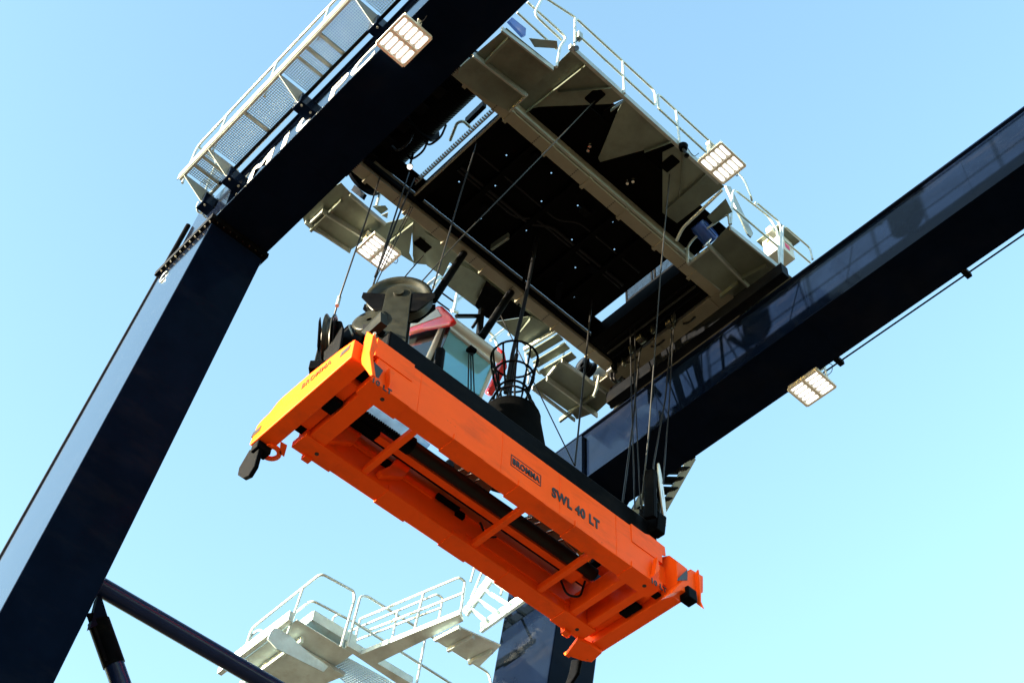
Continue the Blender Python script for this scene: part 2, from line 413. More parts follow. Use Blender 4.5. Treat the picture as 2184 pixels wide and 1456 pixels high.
ry_ = 4.05
hr = MB()
hr.tube(fillet([(-13.5, ry_, wz), (-13.5, ry_, wz + 1.22), (-4.9, ry_, wz + 1.22)], .2), .024)
hr.tube([(-13.5, ry_, wz + .66), (-4.9, ry_, wz + .66)], .02)
rail0 = hr.build('handrail', 'rail', walk)
for x in (-12.62, -11.2, -9.8, -8.83, -7.4, -6.0):
    MB().tube([(x, ry_, wz), (x, ry_, wz + 1.22)], .022).build('post', 'rail', walk)
MB().tube(fillet([(-13.5, wy1 - .06, wz), (-13.5, wy1 - .06, wz + 1.22), (-13.5, ry_, wz + 1.22)], .1), .022).build('end_rail', 'rail', walk)
lo = atz([(432, 455), (421, 452), (420, 437), (430, 425), (445, 420)], 20.0)
MB().tube(fillet(lo, .08), .02).build('end_loop', 'rail', walk)
ms = MB(); grating(ms, -13.42, -12.95, wy1 - .22, wy1 - .05, wz + .18, .05, .05); ms.build('ladder_mesh', 'galv', walk)

# ------------------------------------------------------------------ floodlights
def floodlight(label, c, rot):
    r = thing('floodlight', label, 'floodlight', c, 'square floodlights hung on the crane')
    hx, hy = 0.31, 0.255
    h = MB().box(-hx, hx, -hy, hy, 0.02, 0.10)
    for k in range(9):
        h.box(-hx + .04 + k * .065, -hx + .05 + k * .065, -hy + .03, hy - .03, 0.10, 0.15)
    h.build('housing', 'lamp_shell', None, bevel=.012).parent = r
    rim = MB()
    for a in (-1, 1):
        rim.box(-hx, hx, a * hy - .02, a * hy + .02, -.005, .03); rim.box(a * hx - .02, a * hx + .02, -hy, hy, -.006, .029)
    rim.box(-.022, .022, -hy + .02, hy - .02, -.002, .03)
    rim.build('rim', 'lamp_shell', None).parent = r
    for i in (-1, 1):
        for j in range(5):
            y = -hy + .052 + j * .101
            cx = i * .157
            pts = []
            for k in range(16):
                a = 2 * math.pi * k / 16
                pts.append(Vector((cx + max(-.116, min(.116, .13 * math.cos(a))), y + max(-.031, min(.031, .05 * math.sin(a))), 0.018)))
            MB().prism(pts, (0, 0, -.012)).build('lens', 'lens', None).parent = r
    b = MB()
    for a in (-1, 1):
        b.box(a * (hx + .012), a * (hx + .024), -.04, .04, .02, .32)
    b.box(-hx - .024, hx + .024, -.045, .045, .32, .335)
    b.build('bracket', 'lamp_shell', None, bevel=.004).parent = r
    MB().tube(fillet([(hx + .03, .0, .06), (hx + .12, .02, .10), (hx + .16, .03, .28), (hx + .05, .03, .40)], .1), .007, 6).build('lead', 'cable', None).parent = r
    r.rotation_euler = (0, 0, rot)
    return r
floodlight('lit floodlight hung under the outer edge of the near girder beside the walkway', (-8.17, 4.63, 18.6), 0)
floodlight('lit floodlight under the far girder, below the conduit, against the open sky', (-8.16, 13.84, 18.6), 0)
floodlight('lit floodlight on the handrail of the trolley walkway on the right', (-7.05, 10.53, 20.8), math.pi / 2)
floodlight('lit floodlight under the trolley on the left, crossed by the hoisting ropes', (-12.6, 7.55, 20.8), math.pi / 2)

# ------------------------------------------------------------------ trolley
TZ = 21.2
tr = thing('trolley', 'dark machinery trolley with pale cross beams and plated walkways riding on the girders', 'trolley', (-10.3, 9.1, 20.43))
def cross_beam(x0, x1):
    m = MB().box(x0, x1, 5.3, 12.74, TZ, TZ + .46)
    b = m.build('cross_beam', 'beam', tr, bevel=.008)
    for k in range(7):
        y = 6.55 + k * .93
        MB().box(x0 - .035, x1 + .012, y - .035, y + .035, TZ - .018, TZ + .06).build('stiffener', 'beam', b)
    h = MB()
    for k in range(7):
        y = 6.25 + k * .93
        for j in range(5):
            x = x0 + (x1 - x0) * (j + .5) / 5
            h.box(x - .012, x + .012, y - .01, y + .01, TZ - .004, TZ + .01)
    h.build('bolt_row', 'letter_black', b)
    return b
bB = cross_beam(-9.22, -9.0)
bC = cross_beam(-11.85, -11.63)
MB().box(-8.985, -8.94, 7.4, 12.6, TZ + .05, TZ + .13).build('edge_angle', 'galv', tr)
MB().box(-11.61, -11.55, 6.3, 12.6, TZ + .08, TZ + .2).build('edge_angle', 'black_steel', tr)
for (y0, y1) in ((12.745, 13.7), (4.97, 5.29)):
    sl = MB().box(-12.3, -8.3, y0, y1, TZ, TZ + .5).build('sill_beam', 'beam', tr, bevel=.01)
    for x in (-11.3, -10.7, -10.0, -9.3): MB().box(x - .03, x + .03, y0 - .02, y1 + .01, TZ - .015, TZ + .1).build('stiffener', 'beam', sl)
    ym = 13.26 if y0 > 9 else 5.13
    for x in (-11.9, -8.7):
        w = MB().cyl((x, ym - .09, ZT + .36), (x, ym + .09, ZT + .36), .27, n=28)
        w.cyl((x, ym - .2, ZT + .36), (x, ym + .2, ZT + .36), .07, n=12)
        w.build('wheel', 'sheave', tr)
        for q in (-.23, .23): MB().box(x - .2, x + .2, ym + q - .03, ym + q + .03, ZT + .3, TZ - .003).build('wheel_yoke', 'black_steel', tr)
# deck underside with bright drain holes left as true openings
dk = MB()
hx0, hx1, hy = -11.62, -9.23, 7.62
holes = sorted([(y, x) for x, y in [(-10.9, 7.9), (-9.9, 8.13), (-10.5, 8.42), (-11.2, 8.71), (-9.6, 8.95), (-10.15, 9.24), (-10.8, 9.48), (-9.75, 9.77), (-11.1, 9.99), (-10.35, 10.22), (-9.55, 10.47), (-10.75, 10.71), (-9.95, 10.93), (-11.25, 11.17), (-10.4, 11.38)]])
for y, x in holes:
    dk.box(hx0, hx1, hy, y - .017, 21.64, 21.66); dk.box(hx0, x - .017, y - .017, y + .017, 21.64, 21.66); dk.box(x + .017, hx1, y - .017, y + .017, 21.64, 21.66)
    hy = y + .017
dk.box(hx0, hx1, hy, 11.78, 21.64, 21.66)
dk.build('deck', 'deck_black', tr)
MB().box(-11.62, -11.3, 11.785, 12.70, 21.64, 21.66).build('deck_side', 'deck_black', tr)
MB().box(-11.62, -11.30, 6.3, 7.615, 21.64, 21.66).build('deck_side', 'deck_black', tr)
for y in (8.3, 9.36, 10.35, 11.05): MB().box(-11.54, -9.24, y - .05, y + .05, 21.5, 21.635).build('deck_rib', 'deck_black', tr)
MB().beam(at(1048, 528, z=21.38), at(1085, 503, z=21.38), .05, .16).build('junction_box', 'galv_plate', tr)
MB().beam(at(1190, 640, z=21.38), at(1195, 600, z=21.38), .10, .05).build('junction_box', 'black_steel', tr)
cn = MB(); cn.tube(fillet([at(1105, 650, z=21.4), at(1120, 585, z=21.4), at(1146, 506, z=21.3)], .4), .03); cn.build('conduit', 'black_steel', tr)
for k, (x, r) in enumerate(((-10.7, .022), (-10.62, .03), (-10.2, .018))):
    MB().tube(fillet([(x, 7.7, 21.58), (x, 9.1 + .3 * k, 21.56), (x + .25, 9.4 + .3 * k, 21.56), (x + .25, 11.6, 21.58)], .15), r, 8).build('cable_duct', 'cable', tr)
for x, y in ((-10.95, 8.6), (-9.7, 9.9), (-10.5, 10.9), (-9.5, 8.5)):
    MB().box(x - .07, x + .07, y - .1, y + .1, 21.5, 21.635).build('junction_box', 'black_steel', tr, bevel=.01)
# hoist drum and its frame on the near side
d0, d1 = Vector((-12.2, 6.72, 21.95)), Vector((-9.0, 6.72, 21.95))
drum = MB().cyl(d0, d1, .30, n=32)
for k in range(52):
    x = -12.1 + k * .058; drum.cyl((x, 6.72, 21.95), (x + .03, 6.72, 21.95), .315, n=28)
drum = drum.build('hoist_drum', 'black_steel', tr)
for x in (-12.2, -10.62, -9.35): MB().cyl((x - .03, 6.72, 21.95), (x + .03, 6.72, 21.95), .40, n=32).build('drum_flange', 'black_steel', drum)
MB().box(-11.54, -9.24, 7.44, 7.60, 21.35, 21.6).build('deck_edge_beam', 'deck_black', tr)
MB().box(-11.54, -9.24, 7.40, 7.435, 21.35, 21.40).build('edge_strip', 'beam', tr)
ee = MB()
for k in range(38):
    x = -11.45 + k * .058; ee.box(x, x + .03, 7.30, 7.36, 21.62, 21.66)
ee.box(-11.5, -9.2, 7.36, 7.38, 21.62, 21.68)
ee.build('edge_grating', 'rail', tr)
MB().box(-12.2, -9.25, 5.9, 6.36, 21.55, 21.64).build('drum_guard', 'deck_black', tr)
MB().box(-12.4, -9.25, 5.80, 5.83, 21.3, 23.0).build('drum_side_wall', 'deck_black', tr)
for k in range(6):
    x = -11.7 + k * .46; MB().box(x, x + .22, 6.30, 6.5, 21.5, 21.545).build('drum_bracket', 'black_steel', tr)
MB().tube(fillet([at(960, 300, z=22.3), at(975, 262, z=22.3), at(988, 258, z=22.3), at(1003, 272, z=22.3)], .1), .03).build('guard_hoop', 'galv', tr)
MB().beam(at(995, 260, z=22.6), at(1034, 222, z=22.6), .08, .2).build('machine_cover', 'black_steel', tr)
# mesh guard over the far opening
mg = MB(); x0, x1 = -11.2, -9.3
yy = 12.62
for k in range(62): x = x0 + (x1 - x0) * k / 61; mg.box(x - .004, x + .004, yy - .004, yy + .004, 21.7, 23.65)
for k in range(64): z = 21.72 + k * .03; mg.box(x0, x1, yy - .0035, yy + .0035, z - .003, z + .003)
mg.build('mesh_guard', 'black_steel', tr)
mf = MB()
for z in (21.7, 22.25, 22.82, 23.65): mf.box(x0, x1, yy - .02, yy + .02, z - .025, z + .025)
for x in (x0, -10.5, -10.42, -9.75, x1): mf.box(x - .018, x + .018, yy - .015, yy + .015, 21.7, 23.65)
mf.build('guard_frame', 'black_steel', tr)
MB().box(-11.54, -9.24, 11.93, 12.69, 21.22, 21.58).build('end_tie', 'deck_black', tr)
MB().box(-9.24, -9.0, 6.2, 7.6, 21.67, 21.75).build('side_plate', 'galv_plate', tr)
MB().box(-9.9, -9.55, 12.4, 12.7, 21.25, 21.6).build('drive_gearbox', 'black_steel', tr, bevel=.04)
MB().box(-11.05, -10.75, 12.4, 12.7, 21.22, 21.5).build('drive_gearbox', 'black_steel', tr, bevel=.04)
for px, py in ((1368, 722), (1305, 790), (1430, 690)):
    c = at(px, py, z=21.1)
    MB().cyl(c + Vector((-.06, 0, 0)), c + Vector((.06, 0, 0)), .1, n=18).build('guide_roller', 'sheave', tr)
    for q in (-.075, .075): MB().box(c.x + q - .015, c.x + q + .015, c.y - .05, c.y + .05, c.z, 21.5).build('roller_bracket', 'black_steel', tr)

for px, py in ((1346, 742), (1392, 700), (1436, 676), (1330, 770)):
    c = at(px, py, z=21.15)
    MB().lathe(c, (0, 0, 1), [(.0, -.14), (.035, -.13), (.05, -.03), (.05, .1), (.03, .12)], 14).build('rope_socket', 'sheave', tr)
for k, (a, b, cc) in enumerate((((1310, 770), (1345, 775), (1380, 740)), ((1375, 735), (1400, 742), (1440, 700)), ((1440, 690), (1470, 690), (1500, 655)))):
    MB().tube(fillet([at(*a, z=21.5), at(*b, z=21.0), at(*cc, z=21.5)], .3), .022, 8).build('hanging_hose', 'cable', tr)
for k in range(3):
    MB().tube([(-11.5, 12.2 + .14 * k, 21.18), (-9.25, 12.2 + .14 * k, 21.18)], .022, 8).build('service_pipe', 'black_steel' if k != 1 else 'sheave', tr)
for px, py in ((905, 300), (868, 330), (838, 312)):
    c = at(px, py, z=21.55)
    MB().tube(fillet([c, c + Vector((.1, .05, -.25)), c + Vector((.35, .1, -.2)), c + Vector((.45, .1, .1))], .15), .02, 8).build('hanging_hose', 'cable', tr)
# plated walkways: every plate lies in one plane below the trolley deck
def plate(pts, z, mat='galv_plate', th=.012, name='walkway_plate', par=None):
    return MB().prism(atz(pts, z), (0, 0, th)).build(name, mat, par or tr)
def rib(a, b, z, h=.09, w=.012, name='plate_rib', mat='galv_plate'):
    return MB().beam(at(*a, z=z) + Vector((0, 0, -h / 2)), at(*b, z=z) + Vector((0, 0, -h / 2)), w, h).build(name, mat, tr)
Zw = 21.62
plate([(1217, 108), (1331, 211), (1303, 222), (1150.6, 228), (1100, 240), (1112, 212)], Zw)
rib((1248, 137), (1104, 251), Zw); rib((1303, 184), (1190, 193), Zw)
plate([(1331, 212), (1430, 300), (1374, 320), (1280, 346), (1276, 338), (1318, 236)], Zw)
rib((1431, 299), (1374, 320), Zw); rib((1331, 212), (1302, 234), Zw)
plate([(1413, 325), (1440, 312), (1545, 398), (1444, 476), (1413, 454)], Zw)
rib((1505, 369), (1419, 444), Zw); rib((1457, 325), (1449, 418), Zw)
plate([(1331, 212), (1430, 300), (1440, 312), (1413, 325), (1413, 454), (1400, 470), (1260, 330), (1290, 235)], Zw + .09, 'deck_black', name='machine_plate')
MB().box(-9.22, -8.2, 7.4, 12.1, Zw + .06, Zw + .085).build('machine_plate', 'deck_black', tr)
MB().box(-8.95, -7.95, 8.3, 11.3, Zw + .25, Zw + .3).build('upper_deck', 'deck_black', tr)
for c in ((1269, 207), (1428, 350)):
    p = at(*c, z=Zw - .02)
    MB().box(p.x - .16, p.x + .16, p.y - .11, p.y + .11, Zw - .03, Zw + .02).build('rope_hatch', 'deck_black', tr, bevel=.03)
MB().box(-7.66, -7.60, 7.45, 11.2, Zw - .03, Zw + .12).build('edge_beam', 'galv', tr)
for px, py in ((1258, 313), (1254, 322), (1338, 392), (1350, 388)):
    p = at(px, py, z=Zw - .05); MB().cyl(p, p + Vector((0, 0, .1)), .028, n=12).build('eye_bolt', 'chrome', tr)
# corner platforms over the girders
Zp = 21.15
def platform(outline, ribs, chans, z=Zp):
    p = plate(outline, z, name='corner_platform')
    for a, b in ribs:
        MB().beam(at(*a, z=z) + Vector((0, 0, -.06)), at(*b, z=z) + Vector((0, 0, -.06)), .05, .11).build('cross_rib', 'galv_plate', p)
    for a, b, h in chans:
        MB().beam(at(*a, z=z) + Vector((0, 0, -h / 2)), at(*b, z=z) + Vector((0, 0, -h / 2)), .03, h).build('channel', 'galv', p)
    return p
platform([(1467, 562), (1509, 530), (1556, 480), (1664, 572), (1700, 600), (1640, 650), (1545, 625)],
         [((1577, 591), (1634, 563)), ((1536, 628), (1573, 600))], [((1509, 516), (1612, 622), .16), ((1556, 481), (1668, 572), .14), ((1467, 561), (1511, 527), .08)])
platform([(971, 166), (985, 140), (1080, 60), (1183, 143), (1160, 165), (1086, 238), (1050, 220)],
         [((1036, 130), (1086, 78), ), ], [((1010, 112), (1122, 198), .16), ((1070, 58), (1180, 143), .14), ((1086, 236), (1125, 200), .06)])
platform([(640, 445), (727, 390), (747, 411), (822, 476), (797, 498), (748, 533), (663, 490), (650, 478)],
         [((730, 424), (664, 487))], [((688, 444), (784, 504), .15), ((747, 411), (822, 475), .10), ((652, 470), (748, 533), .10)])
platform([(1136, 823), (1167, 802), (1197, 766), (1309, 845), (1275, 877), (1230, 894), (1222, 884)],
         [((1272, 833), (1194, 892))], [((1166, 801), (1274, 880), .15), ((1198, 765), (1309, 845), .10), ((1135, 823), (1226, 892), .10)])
MB().box(-12.35, -11.80, 7.7, 11.3, Zw + .06, Zw + .075).build('walkway_plate', 'galv_plate', tr)
# rear walkway plates behind beam C
plate([(797, 497), (822, 476), (872, 463), (882, 473), (873, 540), (884, 562), (830, 528)], Zw)
plate([(882, 473), (915, 490), (914, 565), (884, 562), (880, 545)], Zw + .02)
p = at(901, 523, z=Zw); MB().box(p.x - .1, p.x + .1, p.y - .16, p.y + .16, Zw - .02, Zw + .03).build('rope_hatch', 'deck_black', tr, bevel=.03)
plate([(906, 495), (950, 522), (970, 537), (945, 590), (910, 566)], Zw)
plate([(957, 590), (975, 560), (1007, 577), (1037, 599), (1012, 653), (950, 606)], Zw)
plate([(1037, 599), (1072, 627), (1133, 673), (1057, 685), (1036, 677), (1012, 652)], Zw - .14, 'black_steel', name='gusset_panel')
plate([(1057, 686), (1134, 674), (1184, 702), (1180, 712), (1122, 739), (1085, 708)], Zw)
rib((882, 472), (833, 510), Zw, .1); rib((880, 474), (884, 560), Zw, .1); rib((1133, 674), (1110, 702), Zw, .1)
for (a, b) in (((882, 473), (884, 560)),):
    pass
# far corner details on the left: sheet ends and lit edge
MB().beam(at(663, 474, z=21.1), at(689, 449, z=21.1), .03, .08).build('edge_strip', 'rail', tr)
# handrails on the trolley
HR = -7.58
def railing(paths, r=.024, par=None, mat='rail', name='handrail'):
    for p in paths:
        o = MB().tube(fillet(p, .12) if len(p) > 2 else p, r).build(name, mat, par or tr)
    return o
zt_ = Zw + 1.2
railing([[(HR, 7.52, Zw), (HR, 7.52, zt_), (HR, 9.55, zt_), (HR, 9.55, Zw + .62), (HR, 7.52, Zw + .62)],
         [(HR, 9.62, Zw + .62), (HR, 9.62, zt_), (HR, 11.35, zt_)], [(HR, 9.62, Zw + .62), (HR, 11.35, Zw + .62)],
         [(HR, 7.52, zt_), (HR - .12, 6.86, zt_ + .02), (HR - .3, 6.83, Zw + .75), (HR - .3, 7.5, Zw + .72)]])
railing([[(HR, 8.72, Zw), (HR, 8.72, zt_)], [(HR, 10.12, Zw), (HR, 10.12, zt_)]], name='post')
railing([atx([(1125, 5), (1190, 63), (1208, 82), (1195, 100), (1187, 143)], -7.9), atx([(1103, 27), (1188, 105)], -7.9)])
# right corner rails
railing([aty([(1467, 561), (1467, 525), (1480, 508), (1553, 455), (1556, 478)], 11.75)])
railing([atx([(1559, 478), (1563, 410), (1568, 405), (1640, 462), (1657, 490), (1664, 570)], -7.9)])
railing([atx([(1563, 443), (1664, 530)], -7.9), atx([(1610, 437), (1612, 431), (1662, 473), (1666, 490), (1665, 562)], -7.7)])
railing([atx([(1668, 568), (1669, 488), (1672, 481), (1728, 529), (1733, 553)], -7.9), atx([(1672, 512), (1728, 560)], -7.9)])
railing([[at(1443, 513, z=21.2), at(1455, 487, z=21.2), at(1541, 405, z=21.2)]], .03)
railing([aty([(1463, 530), (1459, 470 + 62)], 11.7)], .02)
railing([[at(1604, 428, z=21.6), at(1602, 420, z=21.6), at(1588, 385, z=22.0), at(1575, 370, z=22.2)]], .022)
MB().prism(atx([(1545, 398), (1556, 400), (1604, 500), (1600, 508), (1592, 500)], -8.0), (.03, 0, 0)).build('stay_plate', 'galv', tr)
MB().prism(atz([(1508, 463), (1548, 424), (1562, 452), (1522, 478)], 21.5), (0, 0, .015)).build('side_panel', 'galv_plate', tr)
# left corner rails, stairs and fittings
railing([aty([(782, 410), (808, 408)], 7.0)], .02)
railing([aty([(803, 440), (811, 412)], 7.1)], .03)
MB().prism(atz([(794, 440), (822, 439), (828, 447), (813, 457)], 21.5), (0, 0, .012)).build('side_panel', 'galv_plate', tr)
MB().prism(atz([(813, 459), (828, 453), (826, 466)], 21.4), (0, 0, .012)).build('side_panel', 'galv', tr)
MB().prism(aty([(750, 404), (756, 394), (778, 413), (772, 424), (748, 405)], 6.4), (0, .05, 0)).build('access_flap', 'black_steel', tr)
MB().prism(atx([(1085, 44), (1092, 37), (1122, 61), (1121, 76), (1116, 77)], -8.1), (-.05, 0, 0)).build('access_flap', 'blue', tr)
MB().prism(atz([(1128, 82), (1188, 88), (1190, 104), (1140, 101)], 21.4), (0, 0, .012)).build('side_panel', 'galv', tr)
# lower right ladder stair from the rear walkway to the corner platform
ls = thing('trolley_stair', 'small galvanised stair with handrails between the rear walkway and its corner platform', 'stair', at(1170, 790, z=20.8))
a0, a1 = at(1118, 745, z=21.5), at(1186, 704, z=21.5)
MB().beam(a0, a1, .05, .1).build('stringer', 'rail', ls)
for k in range(3):
    o_ = Vector((.0, .18, -.12)) * (k + .7)
    MB().beam(a0 + o_, a1 + o_, .17, .03).build('tread', 'galv_plate', ls)
railing([[at(1140, 779, z=21.2), at(1207, 728, z=21.9), at(1199, 770, z=21.2)]], .024, ls)
railing([[at(1140, 779, z=21.2), at(1150, 800, z=21.2), at(1196, 768, z=21.2)]], .024, ls)
railing([atx([(1120, 747), (1128, 800), (1126, 818)], -12.9)], .02, ls, name='post')
railing([[at(1170, 800, z=21.1), at(1192, 772, z=21.2)]], .03, ls)
rc = thing('cable_reel', 'small black cable reel on the corner platform left of the far girder', 'cable reel', at(1252, 790, z=21.4))
c = at(1250, 785, z=21.5)
MB().lathe(c + Vector((0, -.12, 0)), (0, 1, 0), [(.05, 0), (.2, 0), (.2, .02), (.12, .03), (.12, .2), (.2, .21), (.2, .23), (.05, .23)], 24).build('reel', 'black_steel', rc)
for k in range(3):
    MB().tube([c + Vector((.14 * math.cos(a), -.08 + k * .05, .14 * math.sin(a))) for a in [j * math.pi / 10 for j in range(20)]], .012, 6, True).build('hose', 'cable', rc)
railing([aty([(1268, 803), (1278, 800), (1272, 830), (1266, 845)], 12.5)], .03, tr, 'galv', 'hose_guide')
hz = MB()
for k in range(2):
    hz.tube(fillet([at(1302 + 8 * k, 790, z=21.1), at(1303 + 7 * k, 808, z=20.8), at(1312 + 5 * k, 815, z=20.8), at(1326, 806 - 2 * k, z=21.1)], .15), .025)
hz.build('hydraulic_hose', 'cable', tr)
# cabinet with lamp and warning sign
cb = thing('electrical_cabinet', 'white electrical cabinet with a red warning sign on the corner platform', 'cabinet', at(1655, 545, x=-8.1))
c = at(1660, 530, x=-8.3)
MB().box(c.x - .2, c.x + .2, c.y - .22, c.y + .22, c.z - .35, c.z + .2).build('body', 'box_white', cb, bevel=.012)
MB().box(c.x - .27, c.x + .33, c.y - .3, c.y + .3, c.z + .21, c.z + .24).build('rain_roof', 'galv_plate', cb)
MB().box(c.x + .201, c.x + .207, c.y - .06, c.y + .07, c.z - .22, c.z - .05).build('warning_sign', 'sign_red', cb)
MB().box(c.x - .1, c.x - .04, c.y - .228, c.y - .221, c.z + .06, c.z + .12).build('warning_label', 'sign_yellow', cb)
MB().tube(fillet([(c.x + .203, c.y + .12, c.z - .1), (c.x + .24, c.y + .12, c.z - .1), (c.x + .24, c.y + .12, c.z + .05), (c.x + .203, c.y + .12, c.z + .05)], .02), .006, 6).build('handle', 'chrome', cb)
wl = thing('work_lamp', 'small white bulkhead lamp on the handrail above the electrical cabinet', 'lamp', at(1645, 494, x=-8.0))
c = at(1647, 496, x=-8.0)
MB().box(c.x - .07, c.x + .07, c.y - .1, c.y + .1, c.z - .06, c.z + .08).build('housing', 'lamp_shell', wl, bevel=.02)
MB().box(c.x - .06, c.x + .06, c.y - .115, c.y - .101, c.z - .05, c.z + .07).build('lamp_glass', 'box_white', wl)
sb = thing('sensor_box', 'small grey sensor box clipped to the handrail at the top of the trolley walkway', 'sensor', at(1235, 80, x=HR))
c = at(1235, 78, x=HR + .03)
MB().box(c.x - .05, c.x + .05, c.y - .05, c.y + .05, c.z - .1, c.z + .1).build('body', 'galv', sb, bevel=.01)
MB().tube([c + Vector((0, 0, -.1)), c + Vector((-.02, -.06, -.28)), c + Vector((-.02, -.1, -.36))], .01, 6).build('lead', 'cable', sb)
MB().cyl(at(1222, 104, x=HR), at(1230, 103, x=HR), .045, n=12).build('plug', 'cable', sb)
hn = thing('horn', 'black warning horn under the walkway edge just left of the right floodlight', 'horn', at(1457, 316, z=21.6))
c = at(1457, 312, z=21.62); MB().cyl(c, c + Vector((0, 0, -.1)), .09, .07, n=18).build('base', 'black_steel', hn)
MB().lathe(c + Vector((0, 0, -.1)), (.15, .1, -1), [(.03, 0), (.03, .18), (.05, .24), (.045, .24), (.02, .1)], 16).build('bell', 'sheave', hn)
MB().tube(fillet([c + Vector((.05, .05, -.05)), c + Vector((.05, .2, -.2)), c + Vector((.1, .3, 0))], .1), .007, 6).build('lead', 'cable', hn)
mo = thing('drive_motor', 'blue drive motor beside the corner platform near the far girder', 'motor', at(1500, 490, z=21.4))
c = at(1495, 490, z=21.6)
MB().cyl(c + Vector((0, -.1, .1)), c + Vector((0, .3, -.05)), .15, n=22).build('body', 'blue', mo)
fn = MB()
for k in range(14):
    a = 2 * math.pi * k / 14; d = Vector((math.cos(a), 0, math.sin(a)))
    fn.beam(c + d * .15 + Vector((0, -.05, .08)), c + d * .15 + Vector((0, .25, -.03)), .012, .03, d)
fn.build('cooling_fin', 'blue', mo)
MB().box(c.x - .02, c.x + .12, c.y - .02, c.y + .12, c.z + .1, c.z + .24).build('terminal_box', 'blue', mo, bevel=.02)
MB().cyl(c + Vector((.08, .15, -.22)), c + Vector((.08, -.1, -.75)), .022, n=10).build('damper', 'chrome', mo)
sl = thing('spot_lamp', 'tiny lit spot lamp under the drum guard beside the near girder', 'lamp', at(875, 357, z=21.0))
c = at(874, 356, z=21.0); MB().lathe(c, (.3, -.3, -1), [(.02, -.12), (.05, -.1), (.055, .0), (.045, .0)], 16).build('shell', 'chrome', sl)
MB().cyl(c, c + Vector((.005, -.005, -.015)), .045, n=16).build('lamp_face', 'lens', sl)
MB().beam(c + Vector((0, 0, .1)), c + Vector((.0, .02, .5)), .03, .03, (1, 0, 0)).build('stem', 'black_steel', sl)

# ------------------------------------------------------------------ operator's cabin, hung under beam C
cab = thing('operator_cabin', 'operator cabin with pale blue glass, red trim and white roof bar under the trolley', 'cabin', at(960, 730, x=-11.991))
A = at(946, 692, x=-11.846); B = at(1052, 778, x=-11.846); Cc = at(1022, 850, x=-12.136); D = at(905, 783, x=-12.136)
bk = Vector((-1.7, -.05, .05))
# open glazed body: floor edge, rear posts and a driver's seat; the glass lets the sky through
MB().beam(D, Cc, .06, .10).build('floor_rail', 'interior', cab)
MB().beam(D + bk, Cc + bk, .06, .12).build('floor_rail', 'interior', cab)
MB().beam(A + bk, D + bk, .07, .07, (1, 0, 0)).build('rear_post', 'cab_white', cab)
MB().beam(B + bk, Cc + bk, .07, .07, (1, 0, 0)).build('rear_post', 'cab_white', cab)
MB().beam(A + bk, B + bk, .07, .10).build('rear_header', 'cab_white', cab)
MB().prism([D + bk * .1, D + bk * .9, D + bk * .9 + Vector((0, .08, .5)), D + bk * .5 + Vector((0, .12, .45))], (0, .4, 0)).build('driver_seat', 'interior', cab, bevel=.05)
def lerp(p, q, t): return p * (1 - t) + q * t
MB().prism([lerp(A, B, .03) + Vector((.02, 0, 0)), lerp(A, B, .97) + Vector((.02, 0, 0)), lerp(D, Cc, .97) + Vector((.02, 0, 0)), lerp(D, Cc, .03) + Vector((.02, 0, 0))], (-.02, 0, 0)).build('front_window', 'glass', cab)
fr = MB(); fr.beam(A, D, .09, .09, (1, 0, 0)); fr.build('pillar', 'cab_white', cab, bevel=.02)
fr = MB(); fr.beam(B, Cc, .07, .09, (1, 0, 0)); fr.build('pillar', 'cab_white', cab, bevel=.02)
r0, r1 = at(963, 687, x=-11.797), at(1066, 765, x=-11.797)
MB().cyl(r0, r1, .095, n=24).build('roof_bar', 'cab_white', cab)
MB().beam(r0 + Vector((-.35, 0, .12)), r1 + Vector((-.35, 0, .12)), .5, .16).build('roof', 'cab_white', cab, bevel=.05)
MB().beam(A + Vector((.03, 0, -.02)), B + Vector((.03, 0, -.02)), .05, .07).build('window_header', 'cab_white', cab)
# red trims
rp = aty([(846, 716), (848, 700), (862, 682), (934, 651), (940, 651), (958, 668), (967, 682), (958, 690), (935, 694), (900, 700)], 8.461)
MB().prism(rp, (0, .10, 0)).build('side_trim', 'cab_red', cab, bevel=.03)
MB().prism([p + Vector((0, -.012, 0)) for p in aty([(856, 705), (861, 684), (876, 683), (932, 659), (943, 674), (905, 688)], 8.461)], (0, .01, 0)).build('side_panel', 'cab_grey', cab)
MB().prism([p + Vector((0, .13, 0)) for p in aty([(848, 700), (935, 670), (948, 690), (916, 765), (890, 790), (850, 760)], 8.510)], (0, .015, 0)).build('side_window', 'dark_glass', cab)
rq = aty([(1060, 738), (1068, 745), (1073, 775), (1040, 838), (1032, 838), (1055, 792), (1058, 770)], 10.057)
MB().prism(rq, (0, .12, 0)).build('end_trim', 'cab_red', cab, bevel=.03)
wp = MB()
for k in range(3):
    wp.tube([at(1000 + 4 * k, 752, x=-11.768), at(998 + 7 * k, 850, x=-11.942)], .012, 6)
wp.build('wiper', 'cable', cab)
MB().beam(at(999, 742, x=-11.778), at(1012, 752, x=-11.778), .12, .08).build('wiper_motor', 'black_steel', cab)
for a, b, r in (((1003, 519), (924, 640), .07), ((1103, 603), (1028, 718), .07)):
    MB().cyl(at(*a, z=21.66), at(*b, z=19.3), r, n=14).build('strut', 'black_steel', cab)
sf = MB(); q = [at(1022, 665, x=-12.571), at(1025, 720, x=-12.571), at(975, 670, x=-12.571), at(1005, 700, x=-12.571)]
sf.beam(at(1027, 660, x=-12.378), at(1022, 715, x=-12.378), .09, .09, (1, 0, 0)); sf.beam(at(973, 674, x=-12.378), at(1026, 674, x=-12.378), .06, .06)
sf.beam(at(1008, 698, x=-12.378), at(1022, 676, x=-12.378), .05, .05)
sf.build('hanger_frame', 'black_steel', cab)
rl = thing('cabin_ladder', 'white tubular ladder with hoops rising behind the cabin to the trolley', 'ladder', at(950, 640, x=-13.2))
